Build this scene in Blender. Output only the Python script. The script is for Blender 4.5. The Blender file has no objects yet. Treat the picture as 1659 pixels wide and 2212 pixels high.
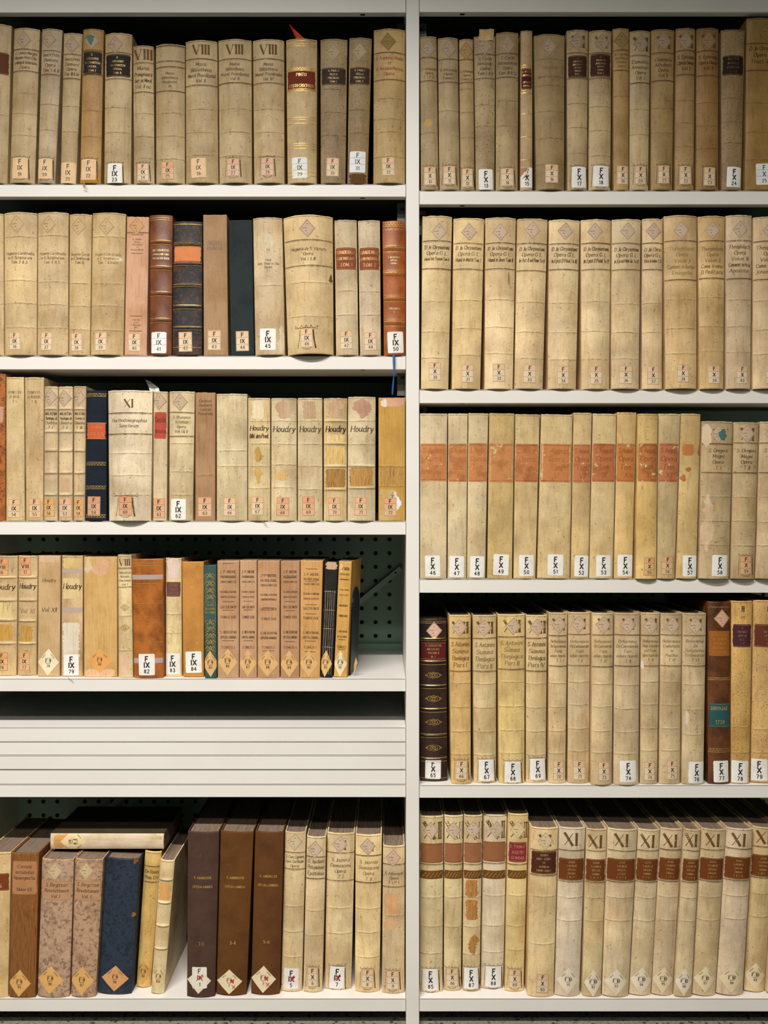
import bpy, math, random
from mathutils import Vector
# ------------------------------------------------------------------ camera, world, light, exposure
scene = bpy.context.scene
COL = scene.collection
CAM_D = 1.75
cam_data = bpy.data.cameras.new('camera')
cam_data.sensor_fit = 'VERTICAL'
cam_data.angle = 2 * math.atan(1.106 / CAM_D)
cam = bpy.data.objects.new('camera', cam_data)
COL.objects.link(cam)
cam.location = (0, -CAM_D, 0)
cam.rotation_euler = (math.pi / 2, 0, 0)
scene.camera = cam

world = bpy.data.worlds.new('room_ambience')
scene.world = world
world.use_nodes = True
bg = world.node_tree.nodes['Background']
bg.inputs[0].default_value = (0.62, 0.80, 0.72, 1)
bg.inputs[1].default_value = 0.06

def area_lamp(name, x, y, z, sx, sy, power, color, spread=180):
    l = bpy.data.lights.new(name, 'AREA')
    l.shape = 'RECTANGLE'; l.size = sx; l.size_y = sy
    l.energy = power; l.color = color; l.spread = math.radians(spread)
    o = bpy.data.objects.new(name, l); COL.objects.link(o)
    o.location = (x, y, z)          # area lamps shine straight down
    return o
area_lamp('aisle_tube_lamp', -0.62, -1.75, 1.80, 1.7, 0.10, 114, (1.0, 0.955, 0.90), 144)
area_lamp('added_fill_lamp', -0.30, -2.90, 1.95, 2.0, 0.25, 36, (1.0, 0.93, 0.84), 170)  # added weak fill lamp, evens the light down the shelves

vs_ = scene.view_settings
vs_.view_transform = 'Standard'; vs_.look = 'None'; vs_.gamma = 1; vs_.use_curve_mapping = False
vs_.exposure = 0.0

# ------------------------------------------------------------------ helpers
def lin(h):
    def f(c): return c / 12.92 if c <= .04045 else ((c + .055) / 1.055) ** 2.4
    return tuple(f(int(h[i:i + 2], 16) / 255) for i in (0, 2, 4)) + (1,)

class MB:
    def __init__(s): s.v = []; s.f = []; s.m = []
    def vert(s, p): s.v.append(p); return len(s.v) - 1
    def face(s, idx, m=0): s.f.append(idx); s.m.append(m)
    def quad(s, a, b, c, d, m=0):
        n = len(s.v); s.v += [a, b, c, d]; s.face((n, n + 1, n + 2, n + 3), m)
    def box(s, x0, x1, y0, y1, z0, z1, m=0):
        n = len(s.v)
        s.v += [(x, y, z) for z in (z0, z1) for y in (y0, y1) for x in (x0, x1)]
        for q in ((0, 2, 3, 1), (4, 5, 7, 6), (0, 1, 5, 4), (2, 6, 7, 3), (0, 4, 6, 2), (1, 3, 7, 5)):
            s.face(tuple(n + i for i in q), m)
    def grid(s, rows, m=0, flip=False):
        n = len(s.v); c = len(rows[0])
        for r in rows: s.v += r
        for j in range(len(rows) - 1):
            for i in range(c - 1):
                a = n + j * c + i
                q = (a, a + 1, a + c + 1, a + c)
                s.face(q[::-1] if flip else q, m)
    def build(s, name, mats, parent=None, color='ffffff', smooth=False, bevel=0):
        me = bpy.data.meshes.new(name)
        me.from_pydata(s.v, [], s.f)
        mats = mats if isinstance(mats, list) else [mats]
        for m in mats: me.materials.append(m)
        if len(mats) > 1: me.polygons.foreach_set('material_index', s.m)
        if smooth: me.polygons.foreach_set('use_smooth', [True] * len(me.polygons))
        me.update()
        o = bpy.data.objects.new(name, me); COL.objects.link(o)
        o.color = lin(color) if isinstance(color, str) else color
        if parent: o.parent = parent
        if bevel:
            b = o.modifiers.new('bevel', 'BEVEL'); b.width = bevel; b.segments = 2; b.limit_method = 'ANGLE'
        return o

def empty(name, loc=(0, 0, 0), rot=(0, 0, 0)):
    o = bpy.data.objects.new(name, None); COL.objects.link(o)
    o.location = loc; o.rotation_euler = rot; o.empty_display_size = .02
    return o
def tag(o, label=None, cat=None, group=None, kind=None):
    if label: o['label'] = label
    if cat: o['category'] = cat
    if group: o['group'] = group
    if kind: o['kind'] = kind
    return o

# ------------------------------------------------------------------ materials
class N:
    def __init__(s, name, rough=.6, spec=.3):
        s.mat = bpy.data.materials.new(name); s.mat.use_nodes = True
        s.t = s.mat.node_tree; s.p = s.t.nodes['Principled BSDF']
        s.p.inputs['Roughness'].default_value = rough
        s.p.inputs['Specular IOR Level'].default_value = spec
        s.tc = s.t.nodes.new('ShaderNodeTexCoord'); s.oi = s.t.nodes.new('ShaderNodeObjectInfo')
        a = s.t.nodes.new('ShaderNodeVectorMath'); a.operation = 'MULTIPLY_ADD'
        s.t.links.new(s.oi.outputs['Random'], a.inputs[0]); a.inputs[1].default_value = (37, 11, 23)
        s.t.links.new(s.tc.outputs['Object'], a.inputs[2]); s.vec = a.outputs[0]
    def link(s, a, b): s.t.links.new(a, b)
    def noise(s, scale, detail=3, stretch=None, rough=.55, dist=0):
        v = s.vec
        if stretch:
            m = s.t.nodes.new('ShaderNodeVectorMath'); m.operation = 'MULTIPLY'
            s.link(v, m.inputs[0]); m.inputs[1].default_value = stretch; v = m.outputs[0]
        n = s.t.nodes.new('ShaderNodeTexNoise')
        n.inputs['Scale'].default_value = scale; n.inputs['Detail'].default_value = detail
        n.inputs['Roughness'].default_value = rough; n.inputs['Distortion'].default_value = dist
        s.link(v, n.inputs['Vector']); return n.outputs['Fac']
    def ramp(s, fac, lo, hi, a=0., b=1.):
        m = s.t.nodes.new('ShaderNodeMapRange'); m.clamp = True
        s.link(fac, m.inputs[0])
        for i, x in enumerate((lo, hi, a, b)): m.inputs[i + 1].default_value = x
        return m.outputs[0]
    def mix(s, a, b, fac, mode='MIX'):
        m = s.t.nodes.new('ShaderNodeMix'); m.data_type = 'RGBA'; m.blend_type = mode
        for sock, val in ((m.inputs[6], a), (m.inputs[7], b), (m.inputs[0], fac)):
            if hasattr(val, 'is_output'): s.link(val, sock)
            else: sock.default_value = val
        return m.outputs[2]
    def mul(s, a, b):
        m = s.t.nodes.new('ShaderNodeMath'); m.operation = 'MULTIPLY'
        for i, x in enumerate((a, b)):
            if hasattr(x, 'is_output'): s.link(x, m.inputs[i])
            else: m.inputs[i].default_value = x
        return m.outputs[0]
    def bump(s, h, strength=.3, dist=.001):
        b = s.t.nodes.new('ShaderNodeBump'); b.inputs['Strength'].default_value = strength
        b.inputs['Distance'].default_value = dist
        s.link(h, b.inputs['Height']); s.link(b.outputs[0], s.p.inputs['Normal'])
    def out(s, c):
        if hasattr(c, 'is_output'): s.link(c, s.p.inputs['Base Color'])
        else: s.p.inputs['Base Color'].default_value = c
        return s.mat

def gray(x): return (x, x, x, 1)
def vellum(name, speck=0.):
    n = N(name, .55, .3)
    c = n.mix(n.oi.outputs['Color'], (1.28, 1.24, 1.27, 1), 1., 'MULTIPLY')
    c = n.mix(c, (.60, .52, .42, 1), n.ramp(n.noise(10, 5), .40, .72, 0, .80), 'MULTIPLY')
    c = n.mix(c, (.80, .80, .84, 1), n.ramp(n.noise(14, 4), .45, .65, 0, .75), 'MULTIPLY')
    c = n.mix(c, (1.22, 1.20, 1.14, 1), n.ramp(n.noise(9, 3, (1, 1, .6)), .50, .70, 0, .8), 'MULTIPLY')
    st = n.noise(38, 5, (3.2, 3.2, .5), .65)
    c = n.mix(c, (.70, .61, .49, 1), n.ramp(st, .5, .72, 0, .70), 'MULTIPLY')
    c = n.mix(c, (1.14, 1.12, 1.08, 1), n.ramp(n.noise(70, 4, (1, 1, .7)), .53, .70, 0, .7), 'MULTIPLY')
    fi = n.noise(620, 3)
    c = n.mix(c, (.56, .47, .36, 1), n.ramp(fi, .53, .70, 0, .60), 'MULTIPLY')
    sp = n.noise(170 + speck * 230, 2)
    lo = .66 - speck * .06
    c = n.mix(c, (.30, .20, .12, 1), n.ramp(sp, lo, lo + .05, 0, .55 + speck * .2), 'MULTIPLY')
    n.bump(n.mix(st, fi, .5), .45, .0007)
    return n.out(c)
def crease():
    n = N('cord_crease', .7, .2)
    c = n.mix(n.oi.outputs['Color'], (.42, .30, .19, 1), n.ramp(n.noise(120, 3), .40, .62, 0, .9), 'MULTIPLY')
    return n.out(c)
_mc = {}
def leather(c2):
    k = 'leather' + c2
    if k not in _mc:
        n = N(k, .42, .45); c = n.oi.outputs['Color']
        c = n.mix(c, lin(c2), n.ramp(n.noise(26, 6, (1, 1, .8), .62), .42, .68, 0, .9))
        c = n.mix(c, (1.5, 1.35, 1.1, 1), n.ramp(n.noise(60, 5), .58, .72, 0, .6), 'MULTIPLY')
        f = n.noise(500, 3)
        c = n.mix(c, (.6, .55, .5, 1), n.ramp(f, .5, .7, 0, .5), 'MULTIPLY')
        n.bump(f, .3, .0006); _mc[k] = n.out(c)
    return _mc[k]
def marble(c2):
    k = 'mottled' + c2
    if k not in _mc:
        n = N(k, .55, .3); c = n.oi.outputs['Color']
        c = n.mix(c, lin(c2), n.ramp(n.noise(130, 5, None, .6, .6), .50, .62, 0, .75))
        c = n.mix(c, lin(c2), n.ramp(n.noise(30, 4), .5, .7, 0, .55))
        c = n.mix(c, (1.35, 1.28, 1.2, 1), n.ramp(n.noise(140, 4), .56, .68, 0, .7), 'MULTIPLY')
        n.bump(n.noise(400, 3), .35, .0006); _mc[k] = n.out(c)
    return _mc[k]
def cloth():
    n = N('book_cloth', .85, .15); c = n.oi.outputs['Color']
    c = n.mix(c, (.62, .60, .60, 1), n.ramp(n.noise(24, 5), .42, .7, 0, .7), 'MULTIPLY')
    w = n.noise(900, 2)
    c = n.mix(c, (1.35, 1.3, 1.25, 1), n.ramp(w, .5, .7, 0, .6), 'MULTIPLY')
    c = n.mix(c, (1.8, 1.7, 1.6, 1), n.ramp(n.noise(150, 3), .66, .72, 0, .6), 'MULTIPLY')
    n.bump(w, .4, .0006); return n.out(c)
def paper():
    n = N('old_paper', .85, .12); c = n.oi.outputs['Color']
    c = n.mix(c, (.72, .62, .50, 1), n.ramp(n.noise(16, 5), .45, .72, 0, .75), 'MULTIPLY')
    st = n.noise(60, 4, (6, 6, .35), .6)
    c = n.mix(c, (.76, .66, .55, 1), n.ramp(st, .52, .7, 0, .6), 'MULTIPLY')
    c = n.mix(c, (1.15, 1.12, 1.08, 1), n.ramp(st, .3, .45, .6, 0), 'MULTIPLY')
    f = n.noise(500, 3)
    c = n.mix(c, (.7, .62, .54, 1), n.ramp(f, .54, .7, 0, .5), 'MULTIPLY')
    n.bump(n.mix(st, f, .4), .4, .0006); return n.out(c)
def raw():
    n = N('exposed_spine_lining', .8, .15); c = n.oi.outputs['Color']
    st = n.noise(70, 5, (5, 5, .5), .7, .3)
    c = n.mix(c, (.45, .33, .20, 1), n.ramp(st, .5, .66, 0, .85), 'MULTIPLY')
    c = n.mix(c, (1.7, 1.65, 1.5, 1), n.ramp(st, .30, .42, .8, 0), 'MULTIPLY')
    n.bump(st, .7, .0012); return n.out(c)
def pages():
    n = N('page_edges', .9, .1); c = n.oi.outputs['Color']
    st = n.noise(60, 3, (14, .3, .3))
    c = n.mix(c, (.5, .45, .4, 1), n.ramp(st, .42, .62, 0, .8), 'MULTIPLY')
    n.bump(st, .5, .001); return n.out(c)
def printed():
    n = N('printed_paper', .7, .2); c = n.oi.outputs['Color']
    c = n.mix(c, (.86, .82, .76, 1), n.ramp(n.noise(50, 4), .48, .7, 0, .7), 'MULTIPLY')
    c = n.mix(c, (.85, .82, .78, 1), n.ramp(n.noise(450, 2), .55, .7, 0, .5), 'MULTIPLY')
    return n.out(c)
def worn_label():
    n = N('worn_label_paper', .7, .2); c = n.oi.outputs['Color']
    c = n.mix(c, (.66, .60, .56, 1), n.ramp(n.noise(45, 4), .50, .66, 0, .8), 'MULTIPLY')
    c = n.mix(c, lin('cfb98a'), n.ramp(n.noise(75, 4, None, .55, .4), .645, .66, 0, 1))
    c = n.mix(c, (.8, .7, .62, 1), n.ramp(n.noise(500, 2), .52, .7, 0, .6), 'MULTIPLY')
    return n.out(c)
def ink():
    n = N('ink', .7, .2); c = n.oi.outputs['Color']
    n.link(n.ramp(n.noise(110, 4), .34, .54, .45, 1.), n.p.inputs['Alpha'])
    return n.out(c)
def black_ink():
    n = N('printed_ink', .6, .25); return n.out(n.oi.outputs['Color'])
def gold():
    n = N('gold_leaf', .38, .5); c = n.oi.outputs['Color']
    n.p.inputs['Metallic'].default_value = .45
    n.link(n.ramp(n.noise(160, 4), .34, .52, .35, 1), n.p.inputs['Alpha'])
    return n.out(c)
def plain(name, col, rough=.5, spec=.4):
    n = N(name, rough, spec); return n.out(lin(col))
def tape():
    n = N('mending_tape', .3, .5); n.p.inputs['Alpha'].default_value = .72
    return n.out(lin('c8b4b0'))
def paint(name, col):
    n = N(name, .42, .4); f = n.noise(700, 2)
    c = n.mix(lin(col), (.94, .93, .92, 1), n.ramp(n.noise(6, 3), .4, .7, 0, .6), 'MULTIPLY')
    n.bump(f, .05, .0004); return n.out(c)
def terrazzo():
    n = N('terrazzo', .5, .4)
    v = n.t.nodes.new('ShaderNodeTexVoronoi'); v.inputs['Scale'].default_value = 75
    n.link(n.tc.outputs['Object'], v.inputs['Vector'])
    ch = n.mul(n.ramp(v.outputs['Distance'], .30, .36, 1, 0), n.ramp(n.noise(38, 2), .50, .54))
    c = n.mix(lin('8f8d80'), lin('70705f'), n.ramp(n.noise(160, 4), .4, .65))
    c = n.mix(c, lin('3c4a40'), ch)
    return n.out(c)

M = dict(v=vellum('vellum'), vs=vellum('speckled_vellum', 1.), crease=crease(), cloth=cloth(), paper=paper(), raw=raw(),
         pages=pages(), printed=printed(), worn=worn_label(), ink=ink(), pink=black_ink(), gold=gold(), tape=tape(),
         white=paint('white_shelf_paint', 'e6e2dc'), panel=paint('shade_tinted_panel_paint', '8aa896'),  # white panel paint tinted grey-green to carry its shade
         dark=plain('light_block_dark', '1a2320', .6), bookend=plain('blue_black_enamel', '10202b', .4),
         under=plain('shade_dark_underside', '35443c', .7, .2), bracket=plain('bracket_shade_tone', '59605a', .5), brace=paint('brace_paint', 'aebfb4'), hole=plain('slot_shadow_steel', '1c221f', .7), floor=terrazzo(),
         ribbon=plain('blue_silk', '11508f', .45), marker=plain('vermilion_card', 'd2451f', .6),
         note=plain('white_note_paper', 'd9dad6', .8), thread=plain('linen_thread', 'a98c5c', .9))
def cover_mat(b):
    if b['k'] == 'leather': return leather(b.get('c2', '4c2715'))
    if b['k'] == 'marble': return marble(b.get('c2', '4c2715'))
    return M[b['k']]

# ------------------------------------------------------------------ shelving (millimetres -> metres)
mm = .001
BAY = {'L': (-952.5, 46.7), 'R': (76.8, 1076)}
SHELF_DEPTH, PANEL_Y = 350, 363
POSTS = [(-981, -953.5), (47.5, 76), (1077, 1105)]

floor = MB(); floor.box(-3, 3, -3.2, 1.2, -1.16, -1.112)
tag(floor.build('floor', M['floor']), kind='structure')

unit = empty('shelving_unit', (0, 0, -1.112))
tag(unit, 'white steel shelving unit holding the rows of old books', 'shelving')
def up(o):
    o.parent = unit; o.location.z += 1.112; return o
for x0, x1 in POSTS:
    m = MB(); m.box(x0 * mm, x1 * mm, -.003, .375, -1.112, 1.25)
    up(m.build('upright_panel', M['white'], bevel=.0012))

def shelf_board(bay, ztop, lip, flange=15, slots=True, z0=0.):
    """tray with a rolled front lip, a return flange below and a rear upstand; z in mm"""
    x0, x1 = BAY[bay]
    m = MB()
    a, b = x0 * mm, x1 * mm; zt = ztop * mm; zl = (ztop - lip) * mm
    m.box(a, b, .0, SHELF_DEPTH * mm, zt - .0015, zt)                # deck
    root = m.build('shelf_board', M['white'])
    m = MB(); m.box(a + .0005, b - .0005, .0016, (SHELF_DEPTH - 2.5) * mm, zt - .0022, zt - .0016)  # added dark layer, colours in the shade under the white deck
    m.build('deck_underside_shade', M['under'], root)
    m = MB(); m.box(a, b, 0, .0015, zl, zt + .0003)
    m.build('front_lip', M['white'], root, bevel=.0012)
    m = MB(); m.box(a, b, .001, flange * mm, zl, zl + .0015)
    m.build('return_flange', M['white'], root)
    m = MB(); m.box(a, b, (SHELF_DEPTH - 2) * mm, SHELF_DEPTH * mm, zl, zt + (.019 if slots else 0))
    m.build('rear_upstand', M['panel'], root)
    if slots:
        for sx in ((x1 - 93, x0 + 93)):
            m = MB(); m.box((sx - 5) * mm, (sx + 5) * mm, .005, .011, zl - .0002, zl + .001)
            m.build('flange_slot', M['hole'], root)
        for side, sx in ((-1, x0), (1, x1)) if ztop > 200 else ():
            xa, xb = sorted((sx - side * .6, sx - side * 17.5))
            m = MB(); m.box(xa * mm, xb * mm, .047, .0485, zl - .05, zl + .004)
            br = m.build('corner_bracket', M['bracket'], root)  # dark colour stands for the shade behind the flange
            xc = sx - side * 5.5
            m = MB(); m.box((xc - 4.5) * mm, (xc + 4.5) * mm,   .0462, .0468, zl - .013, zl - .006)
            m.build('bracket_slot', M['hole'], br)
    return root
SHELVES = [('L', 1140, 61, 15), ('L', 708, 27, 17), ('L', 337, 29, 90), ('L', -20, 29, 15), ('L', -360, 27.5, 15), ('L', -588.5, 27.5, 15), ('L', -1051, 28, 15),
           ('R', 1140, 60, 16), ('R', 694, 29.5, 17), ('R', 264, 29, 66), ('R', -145, 29.5, 15), ('R', -590, 27.5, 15), ('R', -1051, 28, 15)]
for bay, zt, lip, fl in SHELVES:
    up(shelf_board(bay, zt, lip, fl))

def pegboard(bay):
    x0, x1 = BAY[bay]; P = 36.1; R = 5.4; y = PANEL_Y * mm
    m = MB(); K = 12
    nx0 = math.ceil((x0 + 58.1) / P); cells = []
    i = nx0
    while (i + .5) * P - 58.1 <= x1: cells.append(i); i += 1
    zr = [j for j in range(-29, 33)]
    ring = [(math.cos(2 * math.pi * (k + .5) / K), math.sin(2 * math.pi * (k + .5) / K)) for k in range(K)]
    sq = []
    for c, s in ring:
        q = max(abs(c), abs(s)); sq.append((c / q * P / 2, s / q * P / 2))
    for i in cells:
        cx = i * P - 58.1
        strip = -850 < cx < -805
        for j in zr:
            cz = -71.2 - 36.0 * j
            if strip and bay == 'L':
                m.quad(*[((cx + a * P / 2) * mm, y, (cz + b * 18.05) * mm) for a, b in ((-1, -1), (1, -1), (1, 1), (-1, 1))]); continue
            n = len(m.v)
            for c, s in ring: m.v.append(((cx + c * R) * mm, y, (cz + s * R) * mm))
            for c, s in sq: m.v.append(((cx + c) * mm, y, (cz + s) * mm))
            for k in range(K):
                k2 = (k + 1) % K
                m.face((n + k, n + K + k, n + K + k2, n + k2))
    xa = (cells[0] - .5) * P - 58.1; xb = (cells[-1] + .5) * P - 58.1
    for p, q in ((x0 - 1, xa), (xb, x1 + 1)):
        m.quad((p * mm, y, -1.13), (q * mm, y, -1.13), (q * mm, y, 1.25), (p * mm, y, 1.25))
    o = m.build('perforated_back_panel', M['panel'])
    m = MB(); m.box((x0 - 1) * mm, (x1 + 1) * mm, .376, .380, -1.11, 1.25)
    m.build('rear_light_block', M['dark'], o)  # added dark backing, keeps ambient light out behind the holes
    return o
up(pegboard('L')); up(pegboard('R'))
m = MB(); m.box(-.840, -.819, .3625, .3665, -1.1, 1.2); up(m.build('slotted_strip', M['panel']))
# diagonal brace: flat bar between the back panel and the shelf ends
def bar(p, q, w, y0, y1):
    m = MB(); d = Vector((q[0] - p[0], q[1] - p[1])).normalized(); nn = Vector((-d.y, d.x)) * w / 2
    c = [(p[0] + nn.x, p[1] + nn.y), (p[0] - nn.x, p[1] - nn.y), (q[0] - nn.x, q[1] - nn.y), (q[0] + nn.x, q[1] + nn.y)]
    n = len(m.v)
    m.v += [(x * mm, y * mm, z * mm) for y in (y0, y1) for x, z in c]
    for f in ((0, 1, 2, 3), (7, 6, 5, 4), (0, 4, 5, 1), (1, 5, 6, 2), (2, 6, 7, 3), (3, 7, 4, 0)): m.face(tuple(n + i for i in f))
    return m
br = up(bar((44, -146), (-905, -925), 13, 352, 356).build('diagonal_brace', M['brace']))
m = MB(); ring = [(.030 + .0028 * math.cos(a * math.pi / 5), .3515, -.1575 + .0028 * math.sin(a * math.pi / 5)) for a in range(10)]
m.v += ring + [(x, .3522, z) for x, _, z in ring]; m.face(tuple(range(10)))
for k in range(10): m.face((k, (k + 1) % 10, 10 + (k + 1) % 10, 10 + k))
m.build('rivet', M['hole'], br)

# spare boards stacked flat on the lower left shelf
ORD = ['topmost', 'second from top', 'third from top', 'lowest']
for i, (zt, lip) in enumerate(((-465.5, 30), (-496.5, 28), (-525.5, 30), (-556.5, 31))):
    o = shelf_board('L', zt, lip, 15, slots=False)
    o.location.y = (-.0005, .0, -.001, .0005)[i]
    tag(o, 'white steel spare shelf board, %s of the four stacked under the F9 books' % ORD[i], 'shelf board', 'stacked spare shelf boards')

# ------------------------------------------------------------------ pen-stroke lettering
G = {
'A':'0 0 2.6 7 5.2 0|.95 2.4 4.25 2.4','B':'.6 0 .6 7|.6 7 2.8 7 4 6.4 4.2 5.3 3.9 4.2 2.8 3.7 .6 3.7|2.8 3.7 4.2 3.2 4.7 2 4.3 .7 3 0 .6 0',
'C':'4.9 5.8 4 6.8 2.8 7.1 1.4 6.5 .5 5 .4 3.4 .7 1.6 1.7 .3 3 -.1 4.2 .4 5 1.4','D':'.6 0 .6 7|.6 7 2.6 7 4.2 6.2 5 4.4 5 2.6 4.2 .8 2.6 0 .6 0',
'E':'.6 0 .6 7|.6 7 4.2 7|.6 3.6 3.4 3.6|.6 0 4.4 0','F':'.6 0 .6 7|.6 7 4.2 7|.6 3.6 3.4 3.6',
'G':'4.9 5.8 4 6.8 2.8 7.1 1.4 6.5 .5 5 .4 3.4 .7 1.6 1.7 .3 3 -.1 4.2 .4 5 1.2 5 3.2 3.4 3.2','H':'.6 0 .6 7|4.8 0 4.8 7|.6 3.6 4.8 3.6',
'I':'.8 0 .8 7','J':'2.6 7 2.6 1 2 -.4 .8 -.8 0 -.2','K':'.6 0 .6 7|4.6 7 .6 2.9|1.9 4.1 4.9 0','L':'.6 7 .6 0|.6 0 4.2 0',
'M':'.5 0 .9 7 3.2 1 5.5 7 6 0','N':'.6 0 .6 7|.6 7 5 0|5 0 5 7','O':'2.8 7.1 1.2 6.3 .4 4.5 .4 2.5 1.2 .7 2.8 -.1 4.4 .7 5.2 2.5 5.2 4.5 4.4 6.3 2.8 7.1',
'P':'.6 0 .6 7|.6 7 2.9 7 4.2 6.3 4.5 5.1 4 3.8 2.8 3.2 .6 3.2','Q':'2.8 7.1 1.2 6.3 .4 4.5 .4 2.5 1.2 .7 2.8 -.1 4.4 .7 5.2 2.5 5.2 4.5 4.4 6.3 2.8 7.1|3.2 1.6 5.6 -1.2',
'R':'.6 0 .6 7|.6 7 2.9 7 4.2 6.3 4.5 5.1 4 3.8 2.8 3.2 .6 3.2|2.6 3.2 4.9 0','S':'4.1 6 3.3 6.9 2.2 7.1 1 6.6 .6 5.4 1.2 4.2 2.6 3.6 3.9 2.9 4.4 1.7 3.9 .5 2.6 -.1 1.2 .2 .4 1.3',
'T':'2.6 0 2.6 7|.1 7 5.1 7','U':'.6 7 .6 2 1.3 .5 2.7 -.1 4.1 .5 4.8 2 4.8 7','V':'.1 7 2.6 0 5.1 7','W':'0 7 1.8 0 3.4 6 5 0 6.8 7',
'X':'.2 7 4.9 0|.3 0 4.8 7','Y':'0 7 2.5 3.5 2.5 0|5 7 2.5 3.5','Z':'.4 7 4.6 7 .3 0 4.8 0',
'a':'3.6 4 2.6 4.7 1.2 4.3 .4 2.6 .6 .8 1.7 0 2.9 .7 3.5 2|3.7 4.6 3.5 1 3.9 .1 4.5 .4','b':'.6 7.2 .6 .4 1.8 -.1 3.2 .6 3.7 2.4 3.2 4.2 2 4.7 .6 3.6',
'c':'3.4 3.9 2.5 4.7 1.3 4.3 .5 2.9 .5 1.5 1.2 .2 2.4 -.1 3.5 .8','d':'3.6 3.8 2.4 4.7 1.1 4.2 .4 2.4 .8 .6 2 -.1 3.5 1|3.7 7.2 3.6 .8 4.2 0',
'e':'.6 2.4 3.4 2.9 3.2 4.1 2.2 4.7 1 4.1 .5 2.6 .7 1 1.8 -.1 3.4 .8','f':'3.2 6.6 2.4 7.2 1.6 6.6 1.4 5 1.4 0|.3 4.5 2.8 4.5',
'g':'3.6 3.8 2.4 4.7 1.1 4.2 .4 2.6 1 1 2.2 .6 3.5 1.6|3.7 4.6 3.6 -.8 2.9 -2.1 1.6 -2.3 .5 -1.5','h':'.6 7.2 .6 0|.6 3.2 1.8 4.6 3 4.4 3.4 3.2 3.4 .6 4 0',
'i':'.7 4.6 .7 .6 1.3 0|.6 6.5 1 6.1','k':'.6 7.2 .6 0|3.2 4.6 .8 2.2 3.6 0','l':'.7 7.2 .7 .7 1.3 0',
'm':'.6 4.6 .6 0|.6 3.2 1.6 4.6 2.5 4.2 2.7 3 2.7 0|2.7 3.2 3.7 4.6 4.6 4.2 4.8 3 4.8 .5 5.4 0','n':'.6 4.6 .6 0|.6 3.2 1.8 4.6 3 4.3 3.4 3.1 3.4 .5 4 0',
'o':'2 4.7 .9 4 .4 2.4 .9 .6 2 -.1 3.2 .7 3.6 2.4 3.1 4 2 4.7','p':'.6 4.6 .6 -2.3|.6 3.4 1.9 4.7 3.2 4.2 3.7 2.4 3.2 .6 2 -.1 .6 .8','q':'3.6 3.8 2.4 4.7 1.1 4.2 .4 2.4 .8 .6 2 -.1 3.5 1|3.6 4.6 3.6 -2.3',
'r':'.6 4.6 .6 0|.6 3 1.6 4.5 2.7 4.4','s':'3 3.9 2.1 4.7 1 4.4 .7 3.5 1.5 2.6 2.7 2 3.1 1.1 2.4 .1 1.2 -.1 .3 .7','t':'1.3 6.2 1.3 .8 2 0 2.9 .4|.2 4.5 2.7 4.5',
'u':'.6 4.6 .6 1.2 1.4 0 2.6 .3 3.4 1.6|3.4 4.6 3.4 .7 4 0','v':'.2 4.6 1.8 0 3.5 4.6','x':'.3 4.6 3.4 0|.3 0 3.4 4.6','y':'.4 4.6 2 .4|3.6 4.6 1.6 -1.6 .6 -2.3','z':'.4 4.6 3.3 4.6 .3 0 3.5 0',
'0':'2.2 7 .9 6 .4 3.5 .9 1 2.2 0 3.5 1 4 3.5 3.5 6 2.2 7','1':'.7 5.8 2 7|2 7 2 0','2':'.5 5.4 1.2 6.7 2.4 7 3.6 6.2 3.7 4.8 2.8 3.2 .4 0|.4 0 4 0',
'3':'.5 6.2 1.8 7 3.2 6.6 3.6 5.3 3 4 1.6 3.7|1.6 3.7 3.3 3.3 3.9 1.9 3.3 .4 1.8 -.1 .4 .8','4':'3 0 3 7|3 7 .3 2.2|.3 2.2 4.2 2.2','5':'3.6 7 1 7 .7 4 2 4.4 3.4 3.8 3.9 2.2 3.3 .5 1.8 -.1 .5 .7',
'6':'3.5 6.5 2.3 7 1 6 .5 3.5 .6 1.2 1.8 -.1 3.3 .5 3.9 2.2 3.3 3.8 2 4.2 .7 3','7':'.4 7 4 7|4 7 1.8 0','8':'2.2 3.8 .9 4.7 .7 5.9 2.1 7 3.5 5.9 3.3 4.7 2.2 3.8 .7 2.8 .4 1.4 2.1 -.1 3.9 1.4 3.6 2.8 2.2 3.8',
'9':'.9 .5 2.1 0 3.4 1 3.9 3.5 3.8 5.8 2.6 7.1 1.1 6.5 .5 4.8 1.1 3.2 2.4 2.8 3.7 4',
'.':'.5 .1 .9 .1','-':'.3 3 2.4 3',':':'.6 .4 .9 .4|.6 3.8 .9 3.8','&':'4.6 0 1.2 5 1.2 6.4 2.2 7 3 6.2 2.8 5 .6 2.6 .5 1 1.6 0 3 .4 4.4 2.8'}
GL = {}
for _k, _v in G.items():
    strokes = []
    for st in _v.split('|'):
        a = [float(x) for x in st.split()]; strokes.append(list(zip(a[::2], a[1::2])))
    GL[_k] = (strokes, max(p[0] for s in strokes for p in s))
RND = random.Random(7)

class Spine:
    """outer surface of a book spine in book coordinates (mm): u across, v up, returns metres"""
    def __init__(s, b):
        s.wb, s.wt, s.h, s.bul, s.p = b['wb'], b['wt'], b['h'], b['b'], b['p']
        s.ridges = [(v, .8, 1.5) for v in b.get('co', [])] + [(v, 2.0, 2.6) for v in b.get('ba', [])]
    def hw(s, v): return (s.wb + (s.wt - s.wb) * v / s.h) / 2 - .75
    def y(s, u, v):
        t = min(1, abs(u) / s.hw(v))
        y = -s.bul * (1 - t ** s.p)
        for c, a, w in s.ridges:
            d = (v - c) / w
            if abs(d) < 3: y -= a * math.exp(-d * d) * (1 - t ** 6)
        return y
    def at(s, u, v, eps=0.):
        w = s.hw(v); u = max(-w, min(w, u)); v = max(.3, min(s.h - .3, v))
        return (u * mm, (s.y(u, v) - eps) * mm, v * mm)

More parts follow.
